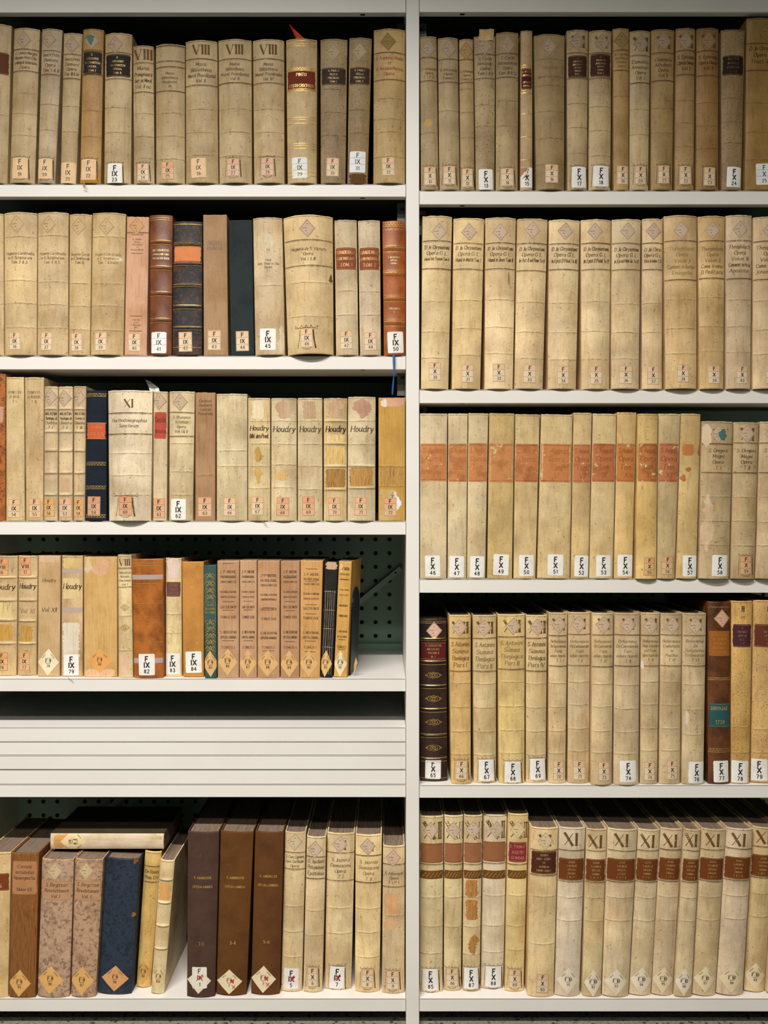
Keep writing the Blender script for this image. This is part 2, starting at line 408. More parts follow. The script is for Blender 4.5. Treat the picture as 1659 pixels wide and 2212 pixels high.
def ribbon(m, sp, pts, w, eps, contrast=0., nib=.6, clip=True):
    """flat pen stroke laid on the spine"""
    for (x0, y0), (x1, y1) in zip(pts, pts[1:]):
        L = math.hypot(x1 - x0, y1 - y0)
        if L < 1e-4: continue
        dx, dy = (x1 - x0) / L, (y1 - y0) / L
        ww = w * (1 - contrast * (1 - abs(math.sin(math.atan2(dy, dx) - nib + .3)))) / 2
        if contrast > .8: ww = w / 2 if (abs(dx) < .2 or (dx * dy < 0 and abs(dy) > .4)) else w * .13
        ex = ww * .5
        x0 -= dx * ex; y0 -= dy * ex; x1 += dx * ex; y1 += dy * ex; L += 2 * ex
        n = max(1, int(L / 4.5)); px, py = -dy * ww, dx * ww
        base = len(m.v)
        for i in range(n + 1):
            t = i / n; cx, cy = x0 + (x1 - x0) * t, y0 + (y1 - y0) * t
            m.v.append(sp.at(cx - px, cy - py, eps)); m.v.append(sp.at(cx + px, cy + py, eps))
        for i in range(n):
            a = base + 2 * i; m.face((a, a + 2, a + 3, a + 1))

def line_strokes(txt, style):
    """strokes of a line at cap height 7, starting at x = 0; returns strokes and width"""
    x = 0.; out = []
    gap = {'h': .9, 'c': 1.5, 's': 2.1}[style]
    slant = .16 if style == 'h' else 0
    for ch in txt:
        if ch == ' ': x += 2.2; continue
        if ch not in GL: continue
        st, w = GL[ch]
        jy = RND.uniform(-.25, .25) if style == 'h' else 0
        for s in st:
            q = [(x + px + slant * py, py + jy) for px, py in s]
            out.append((q, s))
            if style == 'c':
                for e, o in ((s[0], s[1]), (s[-1], s[-2])):
                    if abs(e[0] - o[0]) < .6 * abs(e[1] - o[1]):
                        out.append(([(x + e[0] - .9, e[1]), (x + e[0] + .9, e[1])], None))
        x += w + gap
    return out, max(.1, x - gap)

def write(m, sp, lines, vtop, vbot, umax, eps, style='h', weight=1., uc=0., cap=None, xf=None, roman=False):
    n = len(lines); lh = (vtop - vbot) / max(n, 1)
    for i, ln in enumerate(lines):
        if not ln: continue
        st, w = line_strokes(ln, style)
        c = cap or lh * (.60 if style == 'h' else .50)
        k = c / 7.; kx = k
        if w * kx > 2 * umax: kx = 2 * umax / w
        if kx < k * .62: k = kx / .62
        wd = {'h': .95, 'c': 1.05, 's': 1.45}[style] * k * weight
        con = .9 if roman else {'h': .62, 'c': .6, 's': 0.}[style]
        vb = vtop - lh * (i + .5) - 3.5 * k
        for q, _ in st:
            pts = [(uc - w * kx / 2 + a * kx, vb + bb * k) for a, bb in q]
            if xf: pts = [xf(*p) for p in pts]
            ribbon(m, sp, pts, wd, eps, con)

def sheet(m, sp, uc, vc, rows, eps, rot=0., cols=8):
    """thin paper laid on the spine; rows = [(dv, left, right)] from bottom to top"""
    cr, sr = math.cos(rot), math.sin(rot); g = []
    for dv, l, r in rows:
        row = []
        for i in range(cols + 1):
            du = l + (r - l) * i / cols
            row.append(sp.at(uc + du * cr - dv * sr, vc + du * sr + dv * cr, eps))
        g.append(row)
    m.grid(g)
def rect_rows(w, h, r):
    o = []
    for a in (0, 30, 60, 90):
        q = math.radians(a); o.append((-h / 2 + r - r * math.cos(q), r - r * math.sin(q)))
    rows = [(dv, -w / 2 + i, w / 2 - i) for dv, i in o]
    n = 5
    mid = [(-h / 2 + r + (h - 2 * r) * i / n, -w / 2, w / 2) for i in range(1, n)]
    return rows + mid + [(-dv, -w / 2 + i, w / 2 - i) for dv, i in reversed(o)]
def diamond_rows(hw, hh, n=12):
    return [(-hh + 2 * hh * i / n, -hw * (1 - abs(-1 + 2 * i / n)), hw * (1 - abs(-1 + 2 * i / n))) for i in range(n + 1)]
def torn_rows(w, h, n, rnd, amp):
    return [(-h / 2 + h * i / n, -w / 2 + rnd.uniform(0, amp) + (amp * .9 if i in (0, n) else 0), w / 2 - rnd.uniform(0, amp) - (amp * .9 if i in (0, n) else 0)) for i in range(n + 1)]

def blob_rows(w, h, n, rnd):
    o = []; a = b = 0.
    for i in range(n + 1):
        t = -1 + 2 * i / n; f = (1 - abs(t) ** 3) * .92 + .06
        a = max(-.6, min(.45, a + rnd.uniform(-.4, .4))); b = max(-.6, min(.45, b + rnd.uniform(-.4, .4)))
        o.append((h / 2 * t, -w / 2 * f * (1 + a), w / 2 * f * (1 + b)))
    return o
INK = '4a3422'
SHELF_Z = dict(L1=708, L2=337, L3=-20, L4=-360, L5=-1051, R1=694, R2=264, R3=-145, R4=-590, R5=-1051)
ROWNAME = dict(L1='top left', L2='second left', L3='third left', L4='fourth left', L5='bottom left', R1='top right', R2='second right', R3='third right', R4='fourth right', R5='bottom right')

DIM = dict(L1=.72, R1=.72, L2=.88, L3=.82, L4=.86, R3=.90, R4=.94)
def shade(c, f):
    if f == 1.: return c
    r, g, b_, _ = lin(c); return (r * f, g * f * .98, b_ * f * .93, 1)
def tag_sticker(root, sp, q, rnd, name='call_number_tag'):
    typ, rom, num, u, v, w, h = q[:7]
    col = q[7] if len(q) > 7 else {'w': 'ece9e4', 'w3': 'e8e8e8', 'r': 'e2caa8', 'p': 'e6c39a', 'p2': 'ebe4d6'}[typ]
    if typ == 'r':      # sun-faded towards cream
        col = ''.join('%02x' % round(int(col[i:i + 2], 16) * .66 + int('dfcdb2'[i:i + 2], 16) * .34) for i in (0, 2, 4))
    rot = rnd.uniform(-.03, .03)
    m = MB(); sheet(m, sp, u, v, rect_rows(w, h, 2.6 if typ != 'r' else .4), .28, rot)
    s = m.build(name, M['printed'], root, col)
    cr, sr = math.cos(rot), math.sin(rot)
    xf = lambda a, b: (u + a * cr - b * sr, v + a * sr + b * cr)
    if typ == 'r':
        m = MB(); sheet(m, sp, u + h * .335 * -math.sin(rot), v + h * .335 * math.cos(rot), rect_rows(w - 1.8, h * .30, .2), .34, rot)
        r_, g_, b_ = [int(col[i:i + 2], 16) for i in (0, 2, 4)]
        m.build('tinted_cell', M['printed'], s, '%02x%02x%02x' % (min(255, r_ + 2), int(g_ * .94), int(b_ * .89)))
    m = MB(); e = .44
    if typ == 'r':
        write(m, sp, ['F', rom], h * .47, -h * .16, w * .4, e, 's', 1.05, cap=h * .19, xf=xf)
        write(m, sp, [num], -h * .17, -h * .47, w * .4, e, 'c', 1.1, cap=h * .16, xf=xf)
    elif typ == 'w':
        write(m, sp, ['F', rom], h * .40, -h * .16, w * .36, e, 's', 1.15, cap=h * .23, xf=xf)
        write(m, sp, [num], -h * .19, -h * .44, w * .36, e, 's', .95, cap=h * .165, xf=xf)
    else:
        write(m, sp, ['F', rom], h * .46, -h * .14, w * .36, e, 's', .9, cap=h * .20, xf=xf)
        write(m, sp, [num], -h * .17, -h * .44, w * .4, e, 'c', 1.3, cap=h * .15, xf=xf)
    tc = '2b2826' if typ in 'rw' else ('3d4a3c' if typ in ('p', 'w3') else '33302e')
    m.build('lettering', M['pink'], s, tc)
    if typ in ('r', 'w3'):
        m = MB(); lc = '8a5a40' if typ == 'r' else '8a8890'
        for dv in ((.17, -.17) if typ == 'r' else (.2, -.1)):
            ribbon(m, sp, [xf(-w / 2 + .8, h * dv), xf(w / 2 - .8, h * dv)], .45, e)
        if typ == 'r':
            a, b = w / 2 - .9, h / 2 - .9
            ribbon(m, sp, [xf(-a, -b), xf(a, -b), xf(a, b), xf(-a, b), xf(-a, -b)], .5, e)
        m.build('ruling', M['pink'], s, lc)
    return s

def book(b, i):
    rnd = random.Random(100 + i)
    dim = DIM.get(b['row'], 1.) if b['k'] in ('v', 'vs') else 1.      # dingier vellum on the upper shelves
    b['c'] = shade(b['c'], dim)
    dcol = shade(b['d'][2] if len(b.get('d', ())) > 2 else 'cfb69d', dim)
    sp = Spine(b); h, wb, wt, k = b['h'], b['wb'], b['wt'], b['k']
    if b.get('lay'):
        root = empty('book', (b['x'] * mm, b['y'] * mm, b['z'] * mm), (0, math.pi / 2, 0))
    else:
        root = empty('book', (b['x'] * mm, b['y'] * mm, SHELF_Z[b['row']] * mm + abs(math.sin(b['a'])) * wb / 2 * mm + .0003), (0, b['a'], -b.get('yaw', 0)))
    tag(root, b['lab'], 'book', 'old books on the %s shelf' % ROWNAME[b['row']])
    body = b.get('bc', b['c']); mat = cover_mat(b)
    dep = b.get('dep', min(300, max(120, h * .66)))
    # --- spine shell
    NU = 12; T = [math.sin((-1 + 2 * j / NU) * math.pi / 2) for j in range(NU + 1)]
    vs = {0., 1.2, 3., h - 3., h - 1.2, h}
    for c, a, w in sp.ridges:
        for d in (-2.4, -1.2, -.45, .45, 1.2, 2.4): vs.add(c + d * w)
    n = 9
    for j in range(1, n): vs.add(h * j / n)
    vs = sorted(v for v in vs if 0 <= v <= h)
    cords = b.get('co', [])
    m = MB(); rows = []; jit = [rnd.uniform(-.7, .7) for _ in T]; fray = .9 if k in ('v', 'vs', 'paper') else .25
    ft = [rnd.uniform(-fray, fray * .4) for _ in T]
    for v in vs:
        e = 0 if 1 < v < h - 1 else 1.1
        r = []
        for t, jj, fz in zip(T, jit, ft):
            u = t * (sp.hw(v) - (.0 if e == 0 else .3))
            near = any(abs(v - c) < 4 for c in cords)
            r.append((u * mm, (sp.y(u, v) + e * (1 - abs(t) ** 8)) * mm, (v + (jj if near else 0) + (fz if v == h else 0)) * mm))
        rows.append(r)
    nr = len(rows); base = 0
    for r in rows: m.v += r
    for j in range(nr - 1):
        vm = (vs[j] + vs[j + 1]) / 2
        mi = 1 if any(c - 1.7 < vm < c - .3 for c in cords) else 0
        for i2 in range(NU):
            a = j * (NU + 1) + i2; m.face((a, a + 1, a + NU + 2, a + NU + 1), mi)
    inn = len(m.v)
    for vv in (0., h):
        for t in T:
            u = t * (sp.hw(vv) - 2.2); m.v.append((u * mm, (min(-.2, sp.y(u, vv)) + 3.2) * mm, vv * mm))
    top = (nr - 1) * (NU + 1)
    for i2 in range(NU):
        m.face((top + i2, top + i2 + 1, inn + NU + 2 + i2, inn + NU + 1 + i2))
        m.face((i2 + 1, i2, inn + i2, inn + i2 + 1))
        m.face((inn + i2 + 1, inn + i2, inn + NU + 1 + i2, inn + NU + 2 + i2))
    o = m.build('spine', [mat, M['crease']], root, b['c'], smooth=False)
    o.data.polygons.foreach_set('use_smooth', [True] * len(o.data.polygons))
    # --- boards and page block
    bt = 2.6 if k != 'paper' else .9
    for sgn, nm in ((-1, 'front_board'), (1, 'back_board')):
        m = MB(); hb, ht = wb / 2 - .75, wt / 2 - .75
        pts = []
        for z, hh in ((0, hb), (h, ht)):
            for y in (.2, 2.0, dep):
                xo = hh - (.9 if y == .2 else 0)
                pts += [(sgn * xo * mm, y * mm, z * mm), (sgn * (hh - bt) * mm, y * mm, z * mm)]
        m.v = pts
        F = [(0, 2, 8, 6), (2, 4, 10, 8), (1, 7, 9, 3), (3, 9, 11, 5), (6, 8, 9, 7), (8, 10, 11, 9), (0, 1, 3, 2), (2, 3, 5, 4), (4, 5, 11, 10), (0, 6, 7, 1)]
        for f in F: m.face(f if sgn > 0 else f[::-1])
        m.build(nm, mat, root, body)
    m = MB(); q = 3.5 if k != 'paper' else .5
    fr = []
    for z in (q, h - q):
        arc = []
        for t in T:
            hh = sp.hw(z) - bt + .1; u = t * hh
            arc.append((u * mm, (min(-.4, sp.y(u * 1.02, max(8, min(h - 8, z)))) + 3.0) * mm, z * mm))
        hh = sp.hw(z) - bt + .1
        fr.append(arc + [(hh * mm, (dep - 4) * mm, z * mm), (-hh * mm, (dep - 4) * mm, z * mm)])
    nn = len(fr[0]); m.v = fr[0] + fr[1]
    m.face(tuple(range(nn))[::-1]); m.face(tuple(range(nn, 2 * nn)))
    for j in range(nn): m.face((j, (j + 1) % nn, nn + (j + 1) % nn, nn + j))
    m.build('page_block', M['pages'], root, b.get('pg', '8d7a69' if k != 'paper' else '9c8672'))

    # --- raised bands (their relief is in the shell; each wears a leather cap)
    for v in b.get('ba', []):
        m = MB(); g = []
        for d in (-2.6, -1.2, 0, 1.2, 2.6):
            g.append([sp.at(t * sp.hw(v) * .99, v + d, .18 + (.5 if d in (-1.2, 0, 1.2) else 0)) for t in T])
        m.grid(g); m.build('raised_band', mat, root, b['c'], smooth=True)
    # --- patches of lost or pasted paper
    for q in b.get('pa', []):
        u0, u1, v0, v1, col, kind = q
        w, hh = u1 - u0, v1 - v0; n = max(5, min(40, int(hh / 2.2)))
        m = MB(); sheet(m, sp, (u0 + u1) / 2, (v0 + v1) / 2, torn_rows(w, hh, n, rnd, min(4.5, w * .14)) if w > 1.15 * sp.hw(v0) else blob_rows(w, hh, n + 3, rnd), .46 if kind == 'top' else .16)
        m.build('exposed_lining' if kind == 'raw' else 'worn_patch', M['raw' if kind == 'raw' else ('printed' if kind == 'top' else 'paper')], root, col)
    # --- title labels
    for key in ('l', 'l2'):
        if key not in b: continue
        q = b[key]; v0, v1, col, lines, tc = q[:5]; worn = len(q) > 5
        vm, hh = (v0 + v1) / 2, v0 - v1; w = 2 * sp.hw(vm)
        fr_ = .985 if (worn or col in ('9a6440', '9c6644', '9e6846', '6f3a17')) else .93
        m = MB()
        amp = 1.4 if not worn else 1.0
        sheet(m, sp, 0, vm, torn_rows(w * fr_, hh, 14, rnd, amp), .2)
        lb = m.build('title_label', M['worn' if worn else 'printed'], root, col)
        if lines:
            m = MB(); write(m, sp, lines, v0 - hh * .07, v1 + hh * .07, w * .40, .36, 'h' if worn or tc in ('3a2a26', '3c2a28') else 'c', 1.0)
            m.build('lettering', M['ink'] if worn or tc in ('3a2a26', '3c2a28') else M['gold'], lb, tc)
        for vv in (v0 - hh * .04, v1 + hh * .04):
            m = MB(); ribbon(m, sp, [(-w * .46, vv), (w * .46, vv)], .6, .36)
            m.build('border_rule', M['ink'], lb, '6e4426' if worn else ('b08a4a' if lines else '7a4a28'))
    if 'band' in b:
        v0, v1, col = b['band']; vm = (v0 + v1) / 2; w = 2 * sp.hw(vm)
        m = MB(); sheet(m, sp, 0, vm, torn_rows(w * .99, v0 - v1, 6, rnd, .8), .2); bd = m.build('lower_label', M['printed'], root, col)
        m = MB(); nz = 5
        for j in range(nz):
            ua = -w * .42 + w * .84 * j / nz; pts = [(ua + w * .17 * t, v1 + (v0 - v1) * (.15 + .7 * t) + math.sin(t * 6) * .8) for t in (0, .25, .5, .75, 1)]
            ribbon(m, sp, pts, .8, .34); ribbon(m, sp, [(x + 2.2, y) for x, y in pts], .5, .34)
        m.build('feather_pattern', M['pink'], bd, 'b58a48')
    # --- pen rules, roman numeral, title, crowned pedestal: drawn in ink
    ic = b['t'][3] if 't' in b and len(b['t']) > 3 else INK
    W = sp.hw(h / 2); rc = '5a3d22' if k != 'paper' else '4a3424'
    for v in b.get('r', []):
        m = MB(); v += rnd.uniform(-.3, .3); s = rnd.uniform(-.5, .5)
        ribbon(m, sp, [(-W, v + s), (0, v), (W, v - s)], rnd.uniform(1.3, 1.9), .14)
        ribbon(m, sp, [(-W, v + s - 2.2), (0, v - 2.3), (W, v - s - 2.1)], .5, .14)
        m.build('ink_rule', M['ink'], root, rc)
    for v in b.get('r2', []):
        m = MB(); w = W * .55; ribbon(m, sp, [(-w, v), (w, v)], 1.1, .14); m.build('printed_rule', M['ink'], root, rc)
    if not b.get('lay') and k in ('v', 'vs'):
        m = MB(); ribbon(m, sp, [(-W * .97, h - 3.4), (W * .97, h - 3.4)], .8, .14); m.build('head_line', M['ink'], root, rc)  # thin dark brown line just below the spine head
    if 'R' in b:
        q = b['R']; m = MB()
        write(m, sp, [q[2]], q[0], q[1], W * .82, .14, 'c', 1.45, cap=(q[0] - q[1]) * .95, roman=True)
        m.build('roman_numeral', M['ink'], root, '6b4c28' if not (k == 'vs' and b['row'] == 'R4') else '1c1712')
    for key in ('t', 't2'):
        if key not in b: continue
        q = b[key]; st = q[4] if len(q) > 4 else 'h'; tc = q[3] if len(q) > 3 else INK
        m = MB(); write(m, sp, q[2], q[0], q[1], W * .86 if st == 'h' else W * .74, .21, st, 1.35 if 'Houdry' in q[2] else (1.15 if st == 'h' else 1.1))
        isg = k in ('leather', 'cloth')
        m.build('title_lettering', M['gold'] if isg else M['ink'], root, tc)['kind'] = 'stuff'
    if 'k2' in b and 's' in b:
        _, _, _, u, v, w, hh = b['s'][:7]; big = b['k2'] == 2
        m = MB(); tp = v + hh / 2 + .6; ss = 1.5 if big else 1.0; cwid = w * .62 * ss
        n = 3; ht = 4.2 * ss
        for j in range(n):
            uc = u + (j - 1) * cwid * .42
            ribbon(m, sp, [(uc - cwid * .16, tp), (uc, tp + ht), (uc + cwid * .16, tp)], .55 * ss, .15)
        for sg in (-1, 1):
            ribbon(m, sp, [(u + sg * cwid * .98, tp + ht * .9), (u + sg * cwid * .72, tp), (u + sg * cwid * .95, tp - 1.2), (u + sg * cwid * .98, tp + ht * .9)], .6 * ss, .15)
            xx = w / 2 + 1.2
            ribbon(m, sp, [(u + sg * xx, tp - 4), (u + sg * (xx + .9), v), (u + sg * (xx + (4.5 if big else 2.2)), v - hh / 2 - 1)], (2.2 if sg > 0 else .7) * ss, .15)
        ribbon(m, sp, [(u - cwid * .7, tp), (u, tp + .8), (u + cwid * .7, tp)], .7 * ss, .15)
        ribbon(m, sp, [(u - w * .34, v - hh / 2 - .6), (u - w * .2, v - hh / 2 - 3.4), (u + w * .2, v - hh / 2 - 3.4), (u + w * .34, v - hh / 2 - .6)], .9, .15)
        m.build('crown_drawing', M['ink'], root, '4e361e')
    # --- gilt tooling
    for v in b.get('g', []):
        m = MB(); ribbon(m, sp, [(-W * .97, v), (W * .97, v)], 1.0, .75 if 'ba' in b else .4); m.build('gilt_line', M['gold'], root, 'd3ab5c')
    for v in b.get('gz', []):
        m = MB(); n = max(8, int(2 * W / 3.2)); pts = [(-W * .95 + 1.9 * W * j / n, v + (1.5 if j % 2 else -1.5)) for j in range(n + 1)]
        ribbon(m, sp, pts, .8, .4); m.build('gilt_zigzag', M['gold'], root, 'd3ab5c')['kind'] = 'stuff'
    m = MB()
    for v in b.get('orn', []):
        for rr in (1, .62, .3):
            pts = [(W * .48 * rr * math.cos(a * math.pi / 10), v + 6.2 * rr * math.sin(a * math.pi / 10) * (1 + .18 * math.cos(a * math.pi * .8))) for a in range(21)]
            ribbon(m, sp, pts, .9, .3)
        for sg in (-1, 1):
            ribbon(m, sp, [(sg * W * .48, v - 2), (sg * W * .62, v), (sg * W * .48, v + 2), (sg * W * .48, v - 2)], .8, .3)
    if 'scroll' in b:
        def spiral(uc, vc, r, sg, up):
            return [(uc + sg * r * (1 - j / 16) * math.cos(j * .5), vc + up * r * 1.25 * (1 - j / 16) * math.sin(j * .5)) for j in range(15)]
        for vc in (225, 207, 192, 178, 122, 106, 92, 78, 64):
            vc = vc / 250 * h
            for sg in (-1, 1):
                ribbon(m, sp, spiral(sg * W * .42, vc, W * .42, sg, 1), .9, .3)
                ribbon(m, sp, spiral(sg * W * .45, vc - 8, W * .3, -sg, -1), .7, .3)
                ribbon(m, sp, [(0, vc + 6), (sg * W * .25, vc + 1), (sg * W * .8, vc - 5)], .7, .3)
            ribbon(m, sp, [(-2, vc + 3), (0, vc + 8), (2, vc + 3), (0, vc - 1), (-2, vc + 3)], .9, .3)
        for sg in (-1, 1): ribbon(m, sp, [(sg * W * .86, h * .5), (sg * W * .86, h * .68)], .5, .3)
    if m.v: m.build('gilt_tooling', M['gold'], root, 'd3ab5c')['kind'] = 'stuff'
    if 'streak' in b:
        m = MB()
        for j in range(5):
            u = W * (-.7 + .35 * j); pts = [(u + rnd.uniform(-.5, .5), 8 + (h * .72) * t / 9) for t in range(10)]
            ribbon(m, sp, pts, .6, .2)
        for v in (.26, .42, .58, .74):
            ribbon(m, sp, [(-W * .95, h * v), (0, h * v + 1), (W * .95, h * v)], .8, .2)
        m.build('sewing_threads', M['ink'], root, 'c0a68c')
    for q in b.get('tape', []):
        m = MB(); sheet(m, sp, (q[0] + q[1]) / 2, (q[2] + q[3]) / 2, rect_rows(q[1] - q[0], q[3] - q[2], .2), .24)
        m.build('tape_strip', M['tape'], root)
    # --- stickers
    if 'd' in b:
        u, v = b['d'][:2]; col = dcol
        hw_, hh_ = 17.5, 20.0; rot = rnd.uniform(-.06, .06)
        m = MB(); sheet(m, sp, u, v, diamond_rows(hw_, hh_), .24, rot); s = m.build('diamond_sticker', M['printed'], root, col)
        cr, sr = math.cos(rot), math.sin(rot); xf = lambda a, c: (u + a * cr - c * sr, v + a * sr + c * cr)
        m = MB(); f = .9
        lim = sp.hw(v) - .3
        P = [xf(0, -hh_ * f), xf(hw_ * f, 0), xf(0, hh_ * f), xf(-hw_ * f, 0), xf(0, -hh_ * f)]
        ribbon(m, sp, [(max(-lim, min(lim, a)), c) for a, c in P], .5, .36)
        write(m, sp, ['I. N.'], 10.5, 7.5, 5, .36, 'c', 1.2, cap=2, xf=xf)
        write(m, sp, ['Scaffale'], 2.5, -.5, 5.5, .36, 'h', 1.2, cap=2.2, uc=-6, xf=xf)
        write(m, sp, ['Fila'], -3.5, -6.5, 5, .36, 'h', 1.2, cap=2.2, uc=-3, xf=xf)
        write(m, sp, ['N.'], -9.5, -12.5, 5, .36, 'h', 1.3, cap=2.2, xf=xf)
        m.build('print', M['pink'], s, '5e4636')
    if 'f' in b:
        fl, num, u, v, hw_, hh_, col = b['f']; rot = rnd.uniform(-.03, .03)
        m = MB(); sheet(m, sp, u, v, diamond_rows(hw_, hh_, 16), .26, rot, 10); s = m.build('shelf_mark_diamond', M['printed'], root, col)
        m = MB(); e = .4
        if fl:
            k1 = hh_ / 29.
            xf = lambda a, c: (u + a, v + c)
            write(m, sp, ['SCAFFALE'], 9.5 * k1, 7 * k1, hw_ * .3, e, 'c', 1, cap=1.9 * k1, xf=xf)
            write(m, sp, [fl[0] + ' ' + fl[1:]], 7 * k1, -1 * k1, hw_ * .5, e, 'c', 1.6, cap=6.6 * k1, xf=xf)
            write(m, sp, ['NUMERO'], -1.5 * k1, -4 * k1, hw_ * .28, e, 'c', 1, cap=1.8 * k1, xf=xf)
            write(m, sp, [num], -4.8 * k1, -11.5 * k1, hw_ * .4, e, 'c', 1.35, cap=5.2 * k1, xf=xf)
            for txt, sg in (('VENEZIA', -1), ('S.MICHELE', 1)):
                an = math.atan2(hh_, hw_) * -sg; ca, sa = math.cos(an), math.sin(an)
                mx, my = sg * hw_ * .42, hh_ * .42
                write(m, sp, [txt], 1.4, -1.4, hw_ * .5, e, 'c', 1.2, cap=2.0 * k1, xf=lambda a, c: (u + mx + a * ca - c * sa, v + my + a * sa + c * ca))
        if m.v: m.build('lettering', M['pink'], s, '4a3826')
        if b.get('red') and 's' not in b:
            m = MB(); du = u + 6; dv = v
            ribbon(m, sp, [(du - 4, dv + 2), (du - 1, dv + 5), (du + 2, dv + 1), (du - 3, dv - 1), (du + 4, dv + 6), (du + 3, dv - 3), (du - 2, dv + 3)], 1.5, .5)
            ribbon(m, sp, [(du, dv - 7), (du + 8, dv - 15)], 1.3, .5); ribbon(m, sp, [(du + 7, dv - 7), (du + 1, dv - 15)], 1.3, .5)
            m.build('red_marker', M['pink'], s, 'b52a24')
    for key, nm in (('s', 'call_number_tag'), ('s2', 'upper_shelf_tag')):
        if key in b:
            s = tag_sticker(root, sp, b[key], rnd, nm)
            if b.get('red') and key == 's':
                u, v = b['s'][3:5]; m = MB()
                ribbon(m, sp, [(u - 6, v - 6), (u + 1, v + 1), (u + 6, v + 7), (u + 8, v + 3), (u + 3, v - 1), (u + 7, v - 6)], 1.4, .55)
                ribbon(m, sp, [(u - 4, v + 5), (u + 6, v - 5)], 1.2, .55)
                m.build('red_marker', M['pink'], s, 'b52a24')
    # --- oddities
    if 'flap' in b:
        m = MB(); g = []
        for j, (z, yy) in enumerate(((h - 12, -b['b'] - .6), (h - 2, -b['b'] - 1.5), (h + 7, -b['b'] + 1), (h + 16, -b['b'] + 5))):
            g.append([(u * mm + j * .0006, (yy + (2.0 if abs(u - 1) > 14 else 0)) * mm, (z + (1.5 if u > 5 else 0)) * mm) for u in (-13, -5, 3, 11, 19)])
        m.grid(g); m.grid([[(x, y + .0005, z) for x, y, z in r] for r in g], flip=True)
        m.build('torn_flap', M['v'], root, 'b39a6c')
    if 'peel' in b:
        m = MB(); _, _, _, u, v, w, hh = b['s'][:7]
        sheet(m, sp, u - w * .16, v + hh * .28, [(-10, -9, -8), (-4, -9, -3), (3, -9, 3), (9, -9, 9)], .5)
        m.build('peeled_corner', M['printed'], root, 'b58a66')
        m = MB(); g = [[(u - w * .42 + d * .9 + t) * mm for d in range(1)] for t in range(1)]
        a = sp.at(u - w * .40, v - hh * .10, .5); c = sp.at(u + w * .05, v + hh * .48, .5)
        mid = ((a[0] + c[0]) / 2 + .004, (a[1] + c[1]) / 2 - .006, (a[2] + c[2]) / 2 - .004)
        m.v = [a, c, mid, (mid[0] + .0002, mid[1] - .0003, mid[2])]; m.face((0, 1, 2)); m.face((1, 0, 3))
        m.build('curled_paper', M['printed'], root, 'd8c6a8')
    if 'ribbon' in b:
        m = MB(); g = []
        for j in range(13):
            t = j / 12; z = 3 - 88 * t; u = -1.5 + 2.0 * math.sin(t * 5) * t - 1.5 * t; wd = 2.2 + .6 * math.sin(t * 9) - .8 * t
            y = -b['b'] - 1.2 - 3.0 * math.sin(t * 2.6)
            g.append([((u - wd) * mm, y * mm, z * mm), ((u + wd * .2) * mm, (y - 1) * mm, z * mm), ((u + wd) * mm, y * mm, z * mm)])
        m.grid(g, flip=True); m.build('ribbon_marker', M['ribbon'], root, smooth=True)
    return root

